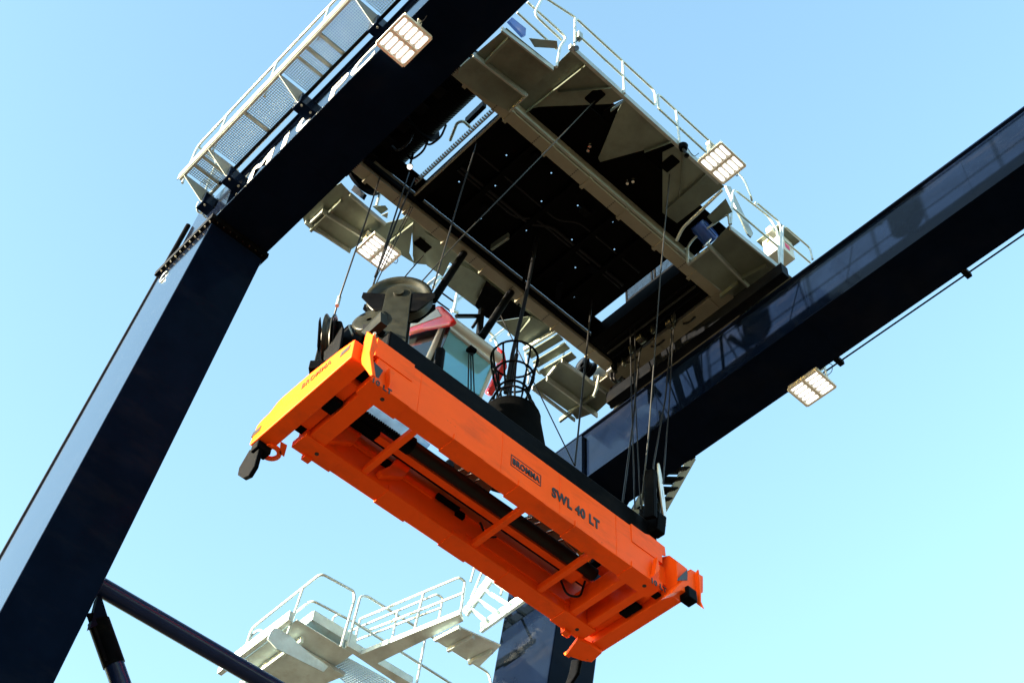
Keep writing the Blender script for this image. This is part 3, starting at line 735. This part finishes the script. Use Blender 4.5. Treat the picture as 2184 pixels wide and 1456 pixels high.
railing([atx([(968, 664), (975, 627), (984, 600)], -13.2), atx([(972, 644), (988, 632)], -13.2), atx([(964, 662), (976, 666)], -13.2)], .035, rl, 'rail', 'side_rail')
railing([atx([(939, 622), (972, 646)], -13.3), atx([(925, 637), (965, 666)], -13.3)], .018, rl, 'cable', 'rung')
railing([atx([(1022, 715), (1026, 700), (1040, 704), (1056, 720), (1062, 742)], -13.2), atx([(1046, 726), (1075, 703)], -13.2), atx([(1085, 713), (1103, 700)], -13.0)], .03, rl, 'rail', 'hoop')
railing([atx([(897, 620), (960, 570)], -12.8), atx([(925, 612), (940, 590), (948, 600)], -12.9)], .035, rl, 'rail', 'side_rail')

# ------------------------------------------------------------------ headblock
SZ = 14.0
hb = thing('headblock', 'black headblock frame with rope sheaves clamped on top of the orange spreader', 'headblock', (-10.9, 9.1, 14.85))
MB().box(-10.5, -10.2, 6.55, 11.95, 14.86, 15.40).build('front_rail', 'black_steel', hb, bevel=.03)
MB().box(-11.76, -11.52, 6.75, 11.9, 14.86, 15.28).build('rear_rail', 'black_steel', hb, bevel=.03)
for y in (6.7, 8.75, 11.6): MB().box(-11.515, -10.505, y - .1, y + .1, 14.95, 15.25).build('cross_rail', 'black_steel', hb, bevel=.02)
MB().box(-10.51, -10.19, 6.6, 11.9, 14.835, 14.858).build('base_strip', 'blue_pipe', hb)
c0 = at(934, 790, x=-10.35); MB().cyl(Vector((c0.x, c0.y, 15.5)), Vector((c0.x, c0.y, 15.95)), .075, n=20).build('locating_pin', 'black_steel', hb)
def sheave(c, nrm, R, foot, w=.13, fl=.24):
    c = Vector(c); n = Vector(nrm).normalized()
    s = MB().lathe(c, n, [(.06, -w * .55), (.12, -w * .55), (.13, -.02), (R * .8, -.02), (R * .84, -w * .5), (R, -w * .5), (R, -w * .42), (R * .88, -.02), (R * .88, .02), (R, w * .42), (R, w * .5), (R * .84, w * .5), (R * .8, .02), (.13, .02), (.12, w * .55), (.06, w * .55)], 48)
    so = s.build('sheave', 'sheave', hb)
    up = Vector((0, 0, 1)); sd = n.cross(up).normalized()
    for k in (-1, 1):
        off = n * k * (w * .62 + .02)
        hw = .19
        pts = [c + off + sd * hw * math.cos(a) + up * hw * math.sin(a) for a in [j * math.pi / 8 for j in range(9)]]
        pts += [c + off - sd * (hw + .03) + up * (foot - c.z), c + off + sd * (hw + .03) + up * (foot - c.z)]
        MB().prism(pts, n * .025 * k).build('fork_plate', 'sheave', so, bevel=.006)
        wing = [c + off + sd * s_ for s_ in ()]
        for q in (-1, 1):
            wpts = [c + off + sd * q * .17 + up * -.02, c + off + sd * q * R * 1.07 + up * .02, c + off + sd * q * R * 1.09 - up * .10, c + off + sd * q * R * .62 - up * R * .86, c + off + sd * q * .19 - up * R * .88]
            MB().prism(wpts, n * .014 * k).build('rope_guard', 'black_steel', so)
        MB().cyl(c + off, c + off + n * k * .06, .085, n=20).build('hub_cap', 'sheave', so)
    pb = MB().obox(Vector((c.x, c.y, foot)) , sd * fl, n * (w * .62 + (.1 if fl > .2 else .03)), up * .09); pb.build('foot', 'black_steel', so, bevel=.015)
    return so
SA = Vector((-10.62, 6.88, 16.83))
sheave(SA, (.71, -.71, .0), .5, 15.5)
SB = at(705, 735, y=6.45); sb_o = sheave(SB, (.70, .72, 0), .46, SB.z - .75)
MB().prism(aty([(692, 692), (703, 682), (726, 684), (731, 700), (724, 742), (712, 772), (690, 768)], 6.3), (0, .04, 0)).build('guard_box', 'black_steel', sb_o, bevel=.01)
SD = at(1392, 1056, y=12.0); sd_o = sheave(SD, (.81, .58, 0), .44, SD.z - .62, fl=.16)
nn = Vector((.81, .58, 0)).normalized(); MB().cyl(SD + nn * .14, SD + nn * .16, .50, n=40).build('sky_sheen_disc', 'cab_white', sd_o)  # white disc painted in for the sky mirrored by the fork plate
MB().prism(aty([(1382, 1008), (1400, 1004), (1402, 1104), (1380, 1110)], 11.62), (0, -.08, 0)).build('guard_box', 'black_steel', sd_o, bevel=.01)
MB().prism([p for p in aty([(1374, 1092), (1362, 1080), (1362, 1118), (1384, 1136), (1400, 1126), (1404, 1088)], 11.75)], (0, .2, 0)).build('corner_foot', 'black_steel', hb, bevel=.02)
sp_ = at(790, 688, y=6.6)
MB().lathe(sp_, (.5, -.85, .1), [(.04, -.06), (.22, -.06), (.27, -.05), (.24, 0), (.27, .05), (.22, .06), (.04, .06)], 32).build('small_sheave', 'sheave', hb)
MB().prism(aty([(746, 692), (800, 692), (790, 705), (752, 700)], 6.5), (0, .2, 0)).build('sheave_bracket', 'black_steel', hb)
MB().prism(aty([(746, 692), (712, 721), (722, 745), (768, 730), (775, 715)], 6.62), (0, .15, 0)).build('corner_box', 'black_steel', hb)
cbm = MB(); pl = aty([(720, 743), (711, 723), (744, 694), (752, 714)], 6.5)
cbm.tube(pl, .016, 6); cbm.build('box_edge', 'rail', hb)
MB().prism(aty([(770, 708), (812, 664), (812, 685), (782, 712)], 6.35), (0, .12, 0)).build('rope_arm', 'sheave', hb)

# ------------------------------------------------------------------ spreader
sp = thing('spreader', 'orange container spreader with two long beams, end beams and black lettering', 'spreader', (-10.9, 9.1, 14.0))
fb = MB().box(-10.37, -10.08, 6.36, 11.8, SZ, SZ + .83).build('front_beam', 'orange', sp, bevel=.012)
rb = MB().box(-11.74, -11.44, 6.36, 11.8, SZ, SZ + .83).build('rear_beam', 'orange', sp, bevel=.012)
# doubler plates under and beside the long beams
for x0, x1, par in ((-10.385, -10.065, fb), (-11.755, -11.425, rb)):
    for y0, y1 in ((7.75, 8.3), (8.95, 9.45), (10.05, 10.5), (6.3, 6.95), (11.2, 11.85)):
        MB().box(x0, x1, y0, y1, SZ - .012, SZ + .10).build('doubler_plate', 'orange', par, bevel=.004)
for y in (7.1, 8.62, 9.75, 10.9):
    MB().cyl((-10.079, y, SZ + .02), (-10.079, y, SZ + .81), .006, n=6).build('weld_seam', 'orange', fb)
for y in (6.62, 11.55): MB().box(-10.37, -10.066, y - .33, y + .33, SZ + .5, SZ + .86).build('end_doubler', 'orange', fb, bevel=.006)
for x in (-10.22, -11.6):
    for y in (6.62, 11.62): MB().cyl((x, y, SZ - .02), (x, y, SZ + .01), .03, n=14).build('drain_hole', 'letter_black', sp)
for y in (7.32, 9.35, 10.67): MB().box(-11.44, -10.37, y - .045, y + .045, SZ + .02, SZ + .12).build('tie_bar', 'orange', sp, bevel=.006)
for y0, y1 in ((6.36, 6.62), (11.3, 11.42), (11.66, 11.8)): MB().box(-11.44, -10.37, y0, y1, SZ + .01, SZ + .32).build('cross_member', 'orange', sp, bevel=.008)
# telescopic beams, drive chain and cylinder between the long beams
MB().box(-11.15, -11.03, 7.2, 11.7, SZ + .36, SZ + .46).build('slide_bar', 'orange', sp, bevel=.006)
MB().box(-11.14, -11.0, 6.65, 7.195, SZ + .36, SZ + .5).build('slide_block', 'black_steel', sp, bevel=.01)
MB().box(-11.34, -11.2, 6.65, 11.5, SZ + .56, SZ + .76).build('telescopic_beam', 'black_steel', sp, bevel=.01)
MB().cyl((-10.91, 7.62, SZ + .42), (-10.91, 11.28, SZ + .42), .105, n=24).build('extension_cylinder', 'cable', sp)
MB().cyl((-10.91, 7.50, SZ + .42), (-10.91, 7.66, SZ + .42), .135, n=20).build('cylinder_head', 'black_steel', sp)
ch = MB(); ch.box(-10.93, -10.89, 6.62, 7.5, SZ + .41, SZ + .44)
for k in range(22):
    y = 6.64 + k * .040
    ch.box(-10.95, -10.87, y, y + .026, SZ + .395, SZ + .455)
ch.build('drive_chain', 'black_steel', sp)
MB().prism(atz([(771, 846), (886, 920), (918, 948), (905, 962), (762, 878)], SZ + .78), (0, 0, .006)).build('top_cover', 'cover', sp)
MB().box(-10.40, -10.385, 6.9, 7.75, SZ + .10, SZ + .13).build('hose_rail', 'rail', sp)
MB().prism(atz([(968, 986), (988, 998), (1052, 1036), (1042, 1052), (1000, 1026), (970, 1006)], SZ + .76), (0, 0, .03)).build('valve_tray', 'galv', sp)
MB().prism(atz([(1108, 1108), (1140, 1100), (1190, 1135), (1236, 1168), (1230, 1184), (1205, 1172), (1130, 1122)], SZ + .78), (0, 0, .03)).build('valve_tray', 'galv', sp)
for a in ((984, 1004), (1000, 1014), (1016, 1026), (1128, 1108), (1145, 1118), (1174, 1134), (1200, 1152)):
    c = at(*a, z=SZ + .70); MB().cyl(c + Vector((-.05, -.03, 0)), c + Vector((.05, .02, .02)), .025, n=12).build('valve', 'chrome', sp)
MB().tube(fillet([at(1205, 1155, z=SZ + .7), at(1225, 1176, z=SZ + .6), at(1240, 1190, z=SZ + .7)], .1), .012, 6).build('hose', 'chrome', sp)
MB().prism(atz([(1267, 1217), (1286, 1204), (1308, 1219), (1287, 1232)], SZ + .6), (0, 0, .02)).build('cover_plate', 'orange', sp)
c = at(1246, 1186, z=SZ + .7); MB().cyl(c + Vector((.0, 0, 0)), c + Vector((-.06, .02, .03)), .12, n=24).build('filter_housing', 'sign_yellow', sp)
# inner linkage on the rear beam
for y in (6.85, 7.75):
    lk = MB(); lk.prism([(-11.43, y - .2, SZ + .06), (-11.43, y + .16, SZ + .30), (-11.43, y + .28, SZ + .62), (-11.43, y + .02, SZ + .62), (-11.43, y - .08, SZ + .36), (-11.43, y - .26, SZ + .12)], (.10, 0, 0))
    l0 = lk.build('lock_arm', 'orange', sp, bevel=.008)
    MB().prism([(-11.425, y + .02, SZ + .5), (-11.425, y - .22, SZ + .5), (-11.425, y - .2, SZ + .35), (-11.425, y - .06, SZ + .36)], (.04, 0, 0)).build('arm_cover', 'black_steel', l0)
MB().box(-11.43, -11.39, 6.9, 8.5, SZ + .36, SZ + .42).build('lock_rod', 'orange', sp)
MB().cyl((-11.36, 8.55, SZ + .42), (-11.36, 8.95, SZ + .42), .05, n=14).build('lock_cylinder', 'black_steel', sp)
MB().box(-11.43, -11.37, 8.95, 9.1, SZ + .36, SZ + .46).build('lock_bracket', 'black_steel', sp)
MB().box(-11.445, -11.42, 9.2, 11.3, SZ + .16, SZ + .2).build('beam_ridge', 'orange', rb); MB().box(-11.445, -11.425, 9.2, 11.2, SZ + .5, SZ + .52).build('beam_ridge', 'orange', rb)
MB().tube(fillet([(-11.38, 9.4, SZ + .5), (-11.34, 9.5, SZ + .25), (-11.36, 9.7, SZ + .4)], .1), .018).build('hose', 'cable', sp)
MB().tube(fillet([(-11.2, 10.85, SZ + .28), (-11.2, 11.0, SZ + .02), (-11.12, 11.2, SZ + .05), (-11.05, 11.25, SZ + .4)], .12), .018).build('hose', 'cable', sp)
MB().box(-11.2, -10.95, 10.85, 11.1, SZ + .3, SZ + .42).build('limit_switch', 'orange', sp, bevel=.01)
# end beams
eb = MB().prism([(x, 5.88, SZ + h) for x, h in ((-9.96, .0), (-9.96, .36), (-10.3, .43), (-10.95, .50), (-11.55, .51), (-11.64, .50), (-11.80, .40), (-11.97, .38), (-12.07, .34), (-12.15, .02), (-12.13, .0))], (0, .27, 0)).build('end_beam', 'orange', sp, bevel=.012)
for x, h in ((-10.14, .28), (-12.04, .20)):
    MB().prism([(x - .10, 5.872, SZ + h - .05), (x + .08, 5.872, SZ + h - .05), (x + .1, 5.872, SZ + h + .03), (x - .08, 5.872, SZ + h + .03)], (0, .02, 0)).build('slot', 'letter_black', eb)
for x in (-10.25, -11.55):
    MB().box(x - .10, x + .10, 6.14, 6.5, SZ + .2, SZ + .55).build('slide_arm', 'black_steel', sp)
MB().box(-11.43, -10.38, 6.18, 6.33, SZ + .1, SZ + .86).build('end_web', 'orange', sp)  # enlarged to keep sunlight from reaching the inside of the spreader
MB().box(-10.95, -10.7, 6.17, 6.33, SZ + .02, SZ + .2).build('end_cover', 'black_steel', sp)
er = MB().prism([(-9.92, 12.02, SZ), (-9.92, 12.02, SZ + .55), (-10.05, 12.02, SZ + .75), (-10.3, 12.02, SZ + .86), (-11.6, 12.02, SZ + .8), (-12.0, 12.02, SZ + .35), (-12.02, 12.02, SZ)], (0, .25, 0)).build('end_beam', 'orange', sp, bevel=.012)
MB().box(-11.7, -10.2, 11.90, 12.015, SZ + .14, SZ + .3).build('end_web', 'orange', sp)
for x0, x1 in ((-10.95, -10.6), (-10.35, -10.22)): MB().box(x0, x1, 11.84, 12.0, SZ + .03, SZ + .08).build('end_cover', 'black_steel', sp, bevel=.02)
for x in (-10.25, -11.55): MB().box(x - .10, x + .10, 11.75, 12.02, SZ + .2, SZ + .55).build('slide_arm', 'orange', sp)
# corner housing at the left front: bolted guide plates
gq = aty([(783, 706), (796, 714), (788, 752), (794, 798), (789, 801), (771, 776), (769, 758), (779, 716)], 6.0)
gd = MB().prism(gq, (.0, .06, 0)).build('guide_plate', 'orange', sp, bevel=.008)
gq = [at(a, b, x=-9.99) for a, b in ((797, 725), (782, 768), (786, 772), (800, 745))]
MB().prism(gq, (.06, 0, 0)).build('guide_fin', 'orange', sp, bevel=.006)
for a, b in ((798, 717), (779, 742), (792, 754), (785, 772)):
    c = at(a, b, x=-9.97); MB().cyl(c, c + Vector((.05, -.03, 0)), .022, n=10).build('bolt', 'bolt', sp)
MB().prism([p for p in atx([(798, 772), (817, 790), (806, 808), (795, 800)], -10.07)], (.004, 0, 0)).build('access_opening', 'letter_black', fb)
for p3 in (((823, 790), (834, 802), (822, 832)), ((1393, 1192), (1398, 1220), (1386, 1232))):
    MB().prism(atx(p3, -10.07), (.09, 0, 0)).build('gusset', 'orange', fb, bevel=.006)
# gather guides and twistlocks
def flipper(outline, axis, ext, name='gather_guide', mat='black_steel'):
    return MB().prism(outline, ext).build(name, mat, sp, bevel=.015)
flipper(aty([(532, 958), (553, 955), (543, 992), (530, 1013), (517, 1019), (506, 1012), (509, 997)], 5.95), 0, (0, .07, 0))
MB().box(-12.12, -11.95, 5.9, 6.13, SZ - .14, SZ - .002).build('twistlock_housing', 'black_steel', sp, bevel=.02)
c = at(577, 966, z=SZ - .03)
rgo = MB().lathe(c, (0, 0, 1), [(.085, 0), (.15, 0), (.15, .03), (.085, .03), (.085, 0)], 24).build('lifting_lug', 'orange', sp)
MB().prism(atz([(598, 944), (612, 952), (606, 974), (596, 966)], SZ - .03), (0, 0, .03)).build('lug_root', 'orange', rgo)
bh = atx([(1473, 1212), (1500, 1228), (1500, 1262), (1480, 1272), (1455, 1258), (1430, 1265), (1452, 1240)], -9.86)
MB().prism(bh, (-.20, 0, 0)).build('corner_housing', 'orange', sp, bevel=.012)
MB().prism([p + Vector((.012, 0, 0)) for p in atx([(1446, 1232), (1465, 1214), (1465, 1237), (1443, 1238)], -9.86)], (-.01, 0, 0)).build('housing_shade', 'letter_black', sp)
fl = [at(1475, 1232, y=12.36), at(1488, 1213, y=12.36), at(1492, 1240, y=12.36), at(1493, 1280, y=12.36), at(1500, 1297, y=12.36), at(1486, 1287, y=12.36), at(1474, 1270, y=12.36)]
MB().prism(fl, (0, .03, .0)).build('gather_guide', 'orange', sp, bevel=.006)
MB().box(-9.98, -9.8, 12.1, 12.3, SZ - .16, SZ + .06).build('twistlock_housing', 'black_steel', sp, bevel=.02)
MB().prism(atz([(1207, 1396), (1232, 1362), (1258, 1374), (1284, 1392), (1262, 1412), (1240, 1408)], SZ - .07), (0, 0, .065)).build('corner_housing', 'orange', sp, bevel=.01)
MB().prism(aty([(1202, 1392), (1221, 1378), (1223, 1383), (1205, 1397)], 12.0), (0, .08, 0)).build('corner_lip', 'orange', sp)
MB().prism(aty([(1252, 1368), (1262, 1365), (1262, 1376), (1254, 1378)], 12.0), (0, .08, 0)).build('corner_lip', 'orange', sp)
MB().prism(aty([(1196, 1338), (1208, 1345), (1205, 1352), (1199, 1354)], 11.9), (0, .1, 0)).build('corner_lug', 'orange', sp)
flipper(aty([(1218, 1406), (1238, 1404), (1232, 1432), (1212, 1462), (1204, 1462), (1214, 1430)], 12.15), 0, (0, .06, 0))
for a in ((655, 975), (1207, 1345)):
    c = at(*a, z=SZ - .01); MB().box(c.x - .05, c.x + .04, c.y - .06, c.y + .06, SZ - .06, SZ + .02).build('corner_lug', 'orange', sp)
MB().prism(atx([(1366, 1134), (1385, 1140), (1418, 1166), (1420, 1184), (1400, 1178)], -10.075), (-.02, 0, 0)).build('top_lug', 'orange', fb)
# lettering
XF = -10.078
pA0, pB0 = at(1089, 991, x=XF), at(1153.5, 1030, x=XF)
lettering('BROMMA', .155, pA0 + Vector((.003, .03, .055)), (0, 1, 0), (0, 0, 1), 'letter_black', fb, bold=.0065, width=pB0.y - pA0.y - .06)
q = [at(1090, 973, x=XF), at(1154, 1018, x=XF), at(1153, 1037, x=XF), at(1089, 990, x=XF)]
pA, pB = pA0, pB0
bm = MB(); y0, y1, z0, z1 = pA.y, pB.y, pA.z - .0, pA.z + .22
for a in ((y0, y1, z0, z0 + .012), (y0, y1, z1 - .012, z1), (y0, y0 + .012, z0, z1), (y1 - .012, y1, z0, z1)): bm.box(XF, XF + .004, *a)
bm.build('name_frame', 'letter_black', fb)
pS, pE = at(1177, 1056, x=XF + .003), at(1279, 1124, x=XF + .003)
lettering('SWL 40 LT', .25, pS, (0, 1, 0), (0, 0, 1), 'letter_black', fb, bold=.010, width=pE.y - pS.y)
lettering('10 LT', .13, at(792, 812, x=-10.060), (0, 1, 0), (0, 0, 1), 'letter_black', fb, bold=.004)
lettering('10 LT', .13, at(1388, 1240, x=-10.060), (0, 1, 0), (0, 0, 1), 'letter_black', fb, bold=.004)
lettering('BROMMA', .14, at(642, 830, y=5.876), (1, 0, 0), (0, 0, 1), 'letter_faint', eb, bold=.002, sx=1.0)

# ------------------------------------------------------------------ cable basket and power cable
bc = Vector((-11.0, 9.55, 0))
bs = thing('cable_basket', 'black funnel shaped cable basket with ring cage on the headblock', 'cable basket', (bc.x, bc.y, 15.55))
MB().lathe(bc, (0, 0, 1), [(.05, 15.5), (.56, 15.5), (.56, 15.9), (.455, 16.62), (.435, 16.62), (.53, 15.9), (.53, 15.55)], 40).build('tub', 'deck_black', bs)
cg = MB()
prof = [(.45, 16.6), (.34, 16.95), (.25, 17.15), (.25, 17.25), (.31, 17.55), (.37, 17.9), (.39, 18.1)]
for k in range(10):
    a = 2 * math.pi * k / 10
    cg.tube([bc + Vector((r * math.cos(a), r * math.sin(a), h)) for r, h in prof], .017, 6)
cg.build('cage_bars', 'black_steel', bs)
for r, h in ((.45, 16.62), (.30, 17.05), (.25, 17.25), (.33, 17.65), (.39, 18.1)):
    MB().tube([bc + Vector((r * math.cos(a), r * math.sin(a), h)) for a in [2 * math.pi * j / 28 for j in range(28)]], .021, 6, True).build('ring', 'black_steel', bs)
pc = MB().tube([at(1078, 838, x=-11.0), at(1093, 755, x=-10.95), at(1120, 640, x=-10.8), at(1146, 506, z=21.5)], .034, 10)
tag(pc.build('power_cable', 'cable', origin=at(1078, 838, x=-11.0)), 'thick black power cable hanging from the trolley into the cable basket', 'cable')
for k in range(2):
    pc = MB().tube([at(1082 + 5 * k, 845, x=-11.0), at(1100 + 4 * k, 755, x=-10.9)], .018, 8); pc.build('cable_tail', 'cable', bs)

# ------------------------------------------------------------------ ropes
def rope(label, pts, r=.014):
    o = MB().tube(pts, r, 8).build('hoist_rope', 'rope', origin=pts[0])
    tag(o, label, 'rope', 'hoisting and anti-sway ropes')
    return o
rope('outermost rope on the left, running with a clamp down to the dark outer sheave', [at(812, 372, z=21.4), at(785, 457, z=19.8), at(722, 640, z=16.6), at(700, 720, y=6.5)])
rope('rope just left of the big front sheave, its lower half lit pale', [at(872, 368, z=21.5), at(808, 568, z=17.9), at(795, 612, z=17.2)], .016)
rope('thick dark rope beside the pale one left of the big front sheave', [at(884, 380, z=21.5), at(866, 420, z=20.9), at(800, 590, z=17.4)], .018)
rope('first of two thin twin ropes crossing the left floodlight', [at(878, 437, z=21.3), at(830, 534, z=18.9), at(797, 603, z=17.3)], .009)
rope('second of two thin twin ropes crossing the left floodlight', [at(883, 437, z=21.3), at(836, 534, z=18.9), at(803, 603, z=17.3)], .009)
rope('rope rising from the right rim of the big front sheave to the dark deck', [at(1022, 290, z=21.6), at(983, 412, z=19.3), at(922, 620, z=16.9)], .014)
rope('long slanting rope from the hatch in the right walkway to the big front sheave', [at(1269, 214, z=21.6), at(1184, 303, z=20.4), at(978, 513, z=18.0), at(900, 600, z=17.2)], .011)
rope('thin rope behind the headblock leaning down to the right past the cable basket', [at(1067, 671, z=21.4), at(1126, 790, z=19.0), at(1152, 842, z=18.0), at(1224, 990, z=15.6)], .011)
rope('dark rope meeting the leaning thin rope at the far headblock rail', [at(1262, 640, z=21.6), at(1256, 700, z=20.4), at(1226, 992, z=15.6)], .016)
rope('long thin rope from the right hatch down past the white cabinet side', [at(1428, 372, z=21.6), at(1409, 580, z=19.6), at(1384, 920, z=16.8), at(1367, 1085, z=15.6)], .012)
rope('pale lit rope left of the white edged sheave', [at(1372, 730, z=21.3), at(1364, 755, z=20.8), at(1350, 901, z=18.1), at(1328, 1072, z=15.6)], .016)
rope('dark rope second from the left in the bunch above the white edged sheave', [at(1344, 690, z=21.4), at(1346, 800, z=19.5), at(1354, 1085, z=15.5)], .012)
rope('dark rope third from the left in the bunch above the white edged sheave', [at(1354, 690, z=21.4), at(1355, 850, z=18.8), at(1366, 1075, z=15.6)], .010)
rope('rope running into the top of the white edged sheave', [at(1435, 685, z=21.4), at(1419, 850, z=18.6), at(1394, 990, z=16.7), at(1392, 1020, z=16.4)], .014)
rope('rightmost rope, passing down behind the white edged sheave', [at(1440, 640, z=21.5), at(1428, 850, z=18.7), at(1414, 1030, z=16.4)], .012)
rope('short slack rope from the rear walkway hatch down behind the big front sheave', [at(903, 545, z=21.5), at(868, 585, z=20.2), at(840, 620, z=19.0)], .012)
ck = thing('rope_clamp', 'pale rope clamp low on the outermost left rope', 'clamp', at(722, 640, z=16.6))
MB().cyl(at(724, 634, z=16.75), at(719, 652, z=16.4), .03, n=10).build('body', 'rail', ck)

# ------------------------------------------------------------------ access platform outside the far leg
PZ = 16.0
ap = thing('access_platform', 'galvanised access platform with tubular handrails outside the far leg, low in the picture', 'platform', (-16.3, 11, 16.0))
def zt2(p, z): return at(*p, z=z)
MB().prism([(-18.4, 9.75, PZ - .02), (-16.55, 9.75, PZ - .02), (-16.55, 11.0, PZ - .02), (-18.4, 11.0, PZ - .02)], (0, 0, .02)).build('floor_plate', 'galv_pale', ap)
MB().box(-18.7, -16.62, 9.62, 9.72, PZ - .05, PZ + .16).build('edge_channel', 'galv_pale', ap, bevel=.006)
MB().box(-18.6, -16.8, 10.05, 10.12, PZ - .16, PZ - .03).build('edge_channel', 'galv_pale', ap, bevel=.006)
MB().prism(atx([(578, 1345), (584, 1339), (592, 1338), (620, 1356), (660, 1392), (700, 1420), (690, 1432), (650, 1412), (590, 1382), (571, 1362)], -16.56), (-.02, 0, 0)).build('end_plate', 'galv_pale', ap)
MB().box(-17.4, -16.5, 10.02, 10.07, PZ + .12, PZ + .34).build('step_riser', 'galv_pale', ap)
MB().box(-17.4, -16.5, 10.07, 11.0, PZ + .12, PZ + .15).build('step_tread', 'galv_pale', ap)
MB().box(-16.52, -16.49, 10.02, 11.0, PZ + .12, PZ + .34).build('step_side', 'galv_pale', ap)
railing([[at(521.6, 1387, y=9.75), at(537.6, 1339, y=9.75), at(685, 1222, y=9.75), at(754.7, 1260, x=-16.15), at(756.7, 1276, x=-16.15), at(727, 1379, x=-16.15)]], .026, ap)
railing([[at(605, 1325, y=9.9), at(665, 1279, y=9.9), at(745, 1321, x=-16.4)], [at(647, 1252, y=9.75), at(613, 1351, y=9.75)]], .024, ap)
railing([[at(531, 1372, y=9.8), at(538, 1352, y=9.8), at(552, 1342, y=9.8), at(568, 1348, x=-17.6)]], .024, ap)
railing([[at(741, 1379, x=-16.4), at(768.6, 1271.6, x=-16.4), at(782, 1269.6, x=-16.4), at(1043, 1434, x=-16.4), at(1050, 1470, x=-16.4)],
         [at(757, 1327, x=-16.4), at(964, 1458, x=-16.4)], [at(908, 1355, x=-16.4), at(888, 1462, x=-16.4)]], .026, ap)
railing([atz([(768.6, 1319), (980, 1230)], 17.2) + [zt2((992, 1240), 17.2), zt2((982, 1311), 16.0)], [zt2((788, 1343), 16.8), zt2((987, 1264), 16.7)],
         [zt2((904, 1263), 17.2), zt2((880, 1359), 16)], [zt2((768.6, 1319), 17.2), zt2((752, 1385), 16)]], .025, ap)
railing([[zt2((735, 1350), 17.1), zt2((932, 1266), 17.1), zt2((945, 1275), 17.1), zt2((936, 1320), 16.4)], [zt2((748, 1369), 16.7), zt2((940, 1295), 16.7)],
         [zt2((848, 1303), 17.1), zt2((836, 1365), 16.2)]], .022, ap)
railing([[zt2((673, 1335), 16.4), zt2((683, 1320), 16.6), zt2((692, 1320), 16.6), zt2((694, 1340), 16.4)], [zt2((700, 1352), 16.3), zt2((712, 1315), 16.8), zt2((722, 1309), 16.8), zt2((790, 1345), 16.8)]], .02, ap)
MB().prism(atz([(764.7, 1397), (979.8, 1309), (988, 1324), (800, 1416)], PZ - .05), (0, 0, .1)).build('stringer', 'galv_pale', ap)
MB().prism(atz([(735, 1382), (745, 1378), (880, 1458), (870, 1472)], PZ - .03), (0, 0, .16)).build('stringer', 'galv_pale', ap)
mt = MB(); qa, qb, qc, qd = atz([(690, 1413), (728, 1395), (862, 1468), (790, 1500)], PZ)
for k in range(26):
    t_ = k / 25; mt.beam(lerp(qa, qd, t_), lerp(qb, qc, t_), .008, .03)
for k in range(13):
    t_ = k / 12; mt.beam(lerp(qa, qb, t_), lerp(qd, qc, t_), .008, .026)
mt.build('grating', 'galv_pale', ap)
MB().prism(atz([(560, 1420), (640, 1385), (735, 1440), (640, 1480)], PZ - .12), (0, 0, .08)).build('under_panel', 'galv_pale', ap)
MB().prism(atz([(928, 1363), (980, 1337), (1068, 1376), (1023, 1420)], PZ - .06), (0, 0, .03)).build('landing_plate', 'galv_pale', ap)
for a, b in (((928, 1363), (980, 1337)), ((955, 1385), (1010, 1357)), ((1000, 1412), (1050, 1387))):
    MB().beam(at(*a, z=PZ - .1), at(*b, z=PZ - .1), .06, .09).build('landing_rib', 'galv_pale', ap)
stair = thing('leg_stair', 'pale stair rising from the access platform beside the far leg behind the spreader', 'stair', at(1020, 1300, y=12.4))
s0, s1 = at(992, 1308, y=12.45), at(1050, 1228, y=12.45)
s2, s3 = at(1027, 1338, y=12.6), at(1125, 1268, y=12.6)
MB().beam(s0, s1, .05, .24).build('stringer', 'galv_pale', stair)
MB().beam(s2, s3, .06, .22).build('stringer', 'galv_pale', stair)
for k in range(4):
    t_ = .15 + k * .25
    MB().beam(lerp(s0, s1, t_), lerp(s2, s3, t_), .22, .03).build('tread', 'galv_pale', stair)
railing([[at(1004, 1240, y=12.4), at(1012, 1210, y=12.4)], [at(1010, 1262, y=12.4), at(1005, 1275, y=12.4), at(1030, 1215, y=12.4)], [at(1068, 1268, y=12.6), at(1075, 1240, y=12.6)]], .022, stair)

# ------------------------------------------------------------------ stair behind the far leg
fs = thing('far_stair', 'grated stair running up behind the far girder on the right of the spreader', 'stair', at(1420, 1040, y=14.8))
u0, u1 = at(1477, 974, y=15.0), at(1405, 1102, y=15.0); v0, v1 = at(1416, 975, y=14.35), at(1350, 1097, y=14.35)
MB().beam(u0, u1, .04, .17, (0, 1, 0)).build('stringer', 'galv', fs)
MB().beam(v0, v1, .04, .17, (0, 1, 0)).build('stringer', 'galv', fs)
for k in range(6):
    t_ = .06 + k * .17
    a_, b_ = lerp(u0, u1, t_), lerp(v0, v1, t_)
    tm = MB()
    for j in range(7):
        o_ = Vector((.26 * (j / 6 - .5), 0, 0)); tm.beam(a_ + o_, b_ + o_, .008, .03)
    for j in range(16):
        c_ = lerp(a_, b_, j / 15); tm.beam(c_ + Vector((-.13, 0, 0)), c_ + Vector((.13, 0, 0)), .006, .026)
    tm.build('tread', 'black_steel', fs)
